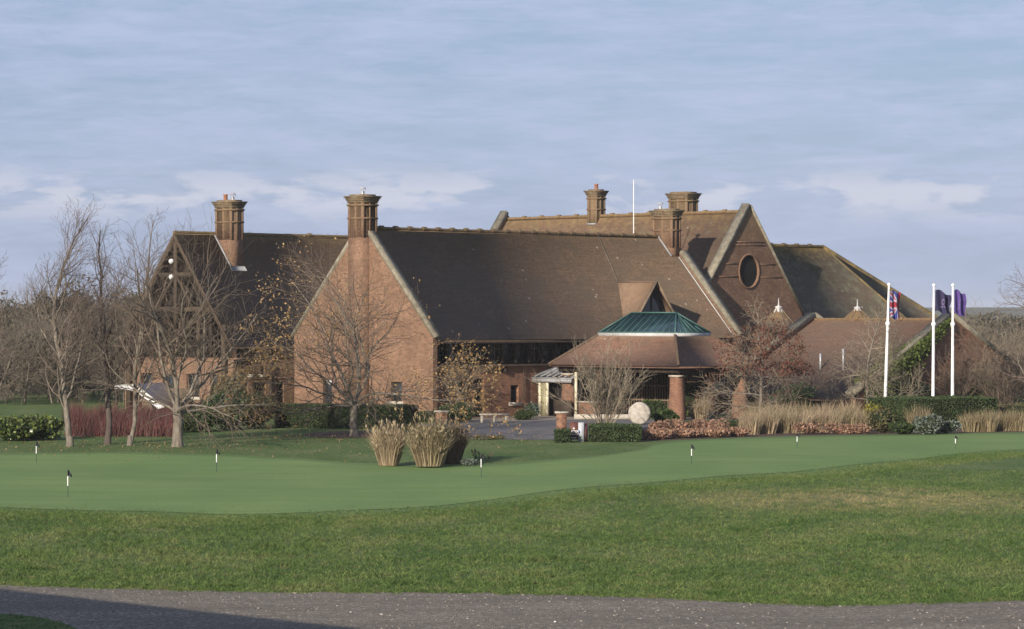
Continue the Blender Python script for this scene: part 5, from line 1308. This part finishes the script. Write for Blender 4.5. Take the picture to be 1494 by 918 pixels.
# ------------------------------------------------------------------ thin autumn haze
if HAZE:
    hm = bpy.data.materials.new('haze'); hm.use_nodes = True; hn = hm.node_tree; hn.nodes.remove(hn.nodes['Principled BSDF'])
    pv = hn.nodes.new('ShaderNodeVolumePrincipled'); pv.inputs['Color'].default_value = (.9, .93, .96, 1); pv.inputs['Density'].default_value = HAZE; pv.inputs['Anisotropy'].default_value = 0
    hn.links.new(pv.outputs[0], hn.nodes['Material Output'].inputs['Volume']); M['haze'] = hm
    mb = MB(); mb.box((-3300, -400, -2), (6600, 0, 0), (0, 6700, 0), (0, 0, 36)); hz_ = mb.build('haze', 'haze', uv=False); tag(hz_, 'thin autumn haze over the whole grounds', 'haze', kind='stuff')

# ------------------------------------------------------------------ sky, sun, camera
EL_, AZ = R(19.5), R(210)
w = bpy.data.worlds.new('World'); scn.world = w; w.use_nodes = True; nt = w.node_tree
bg = nt.nodes['Background']; sky = nt.nodes.new('ShaderNodeTexSky'); sky.sky_type = 'NISHITA'; sky.sun_disc = False
sky.sun_elevation = EL_; sky.sun_rotation = AZ; sky.air_density = 1.0; sky.dust_density = .6; sky.ozone_density = 1.5
gen = nt.nodes.new('ShaderNodeTexCoord').outputs['Generated']
sp_ = nt.nodes.new('ShaderNodeSeparateXYZ'); nt.links.new(gen, sp_.inputs[0]); el = sp_.outputs[2]
# thin streaked layer
v1 = mapping(nt, gen, (14, 14, 95), (0, 0, 0), (0, .03, 0)); s1 = noise(nt, v1, 1.0, 8, .62, .4)
v2 = mapping(nt, gen, (42, 42, 260), (3, 1, 0), (0, -.02, 0)); s2 = noise(nt, v2, 1.0, 6, .65, .5)
st = math_n(nt, 'ADD', math_n(nt, 'MULTIPLY', s1, .58), math_n(nt, 'MULTIPLY', s2, .42))
st = ramp(nt, st, [(.40, (0, 0, 0)), (.5, (.45, .45, .45)), (.62, (1, 1, 1))])
SKYC = (4.6, 5.6, 8.3); 
base = mix(nt, ramp(nt, el, [(0, (.75, .75, .75)), (.12, (.55, .55, .55)), (.5, (.2, .2, .2))]), sky.outputs[0], (3.45, 4.6, 8.0))
c = mix(nt, math_n(nt, 'MULTIPLY', st, .62), base, (6.2, 6.85, 9.4))
# puffy low clouds in a band
v3 = mapping(nt, gen, (26, 26, 95), (1.35, 0, .1)); p1 = noise(nt, v3, 1.0, 7, .55, .15)
bandm = ramp(nt, el, [(.030, (0, 0, 0)), (.0385, (1, 1, 1)), (.044, (1, 1, 1)), (.052, (0, 0, 0))])
pm = math_n(nt, 'MULTIPLY', ramp(nt, p1, [(.5, (0, 0, 0)), (.57, (1, 1, 1))]), bandm)
c = mix(nt, math_n(nt, 'MULTIPLY', pm, .75), c, (7.6, 7.8, 9.0))
lowm = ramp(nt, el, [(0, (.5, .5, .5)), (.035, (0, 0, 0))]); c = mix(nt, lowm, c, (4.4, 5.6, 7.9))
nt.links.new(c, bg.inputs['Color']); bg.inputs['Strength'].default_value = .062

sd = Vector((math.sin(AZ) * math.cos(EL_), math.cos(AZ) * math.cos(EL_), math.sin(EL_)))
sl = bpy.data.lights.new('Sun', 'SUN'); sl.energy = 4.4; sl.angle = R(.55); sl.color = (1.0, .88, .74)
so = bpy.data.objects.new('Sun', sl); COL.objects.link(so); so.rotation_euler = sd.to_track_quat('Z', 'Y').to_euler(); so.location = (0, 0, 60)

cam = bpy.data.cameras.new('Camera'); cam.sensor_width = 36; cam.lens = F / 1494 * 36; cam.shift_y = (459 - HY) / 1494 * -1; cam.clip_end = 20000; cam.clip_start = .5
co = bpy.data.objects.new('Camera', cam); COL.objects.link(co); co.location = (0, 0, CZ); co.rotation_euler = (R(90), 0, 0); scn.camera = co
scn.view_settings.view_transform = 'Standard'; scn.view_settings.look = 'None'; scn.view_settings.exposure = .5; scn.view_settings.gamma = 1
scn.cycles.max_bounces = 6; scn.cycles.diffuse_bounces = 3; scn.cycles.transparent_max_bounces = 4
for o in bpy.data.objects:
    if '_w' in o: del o['_w']
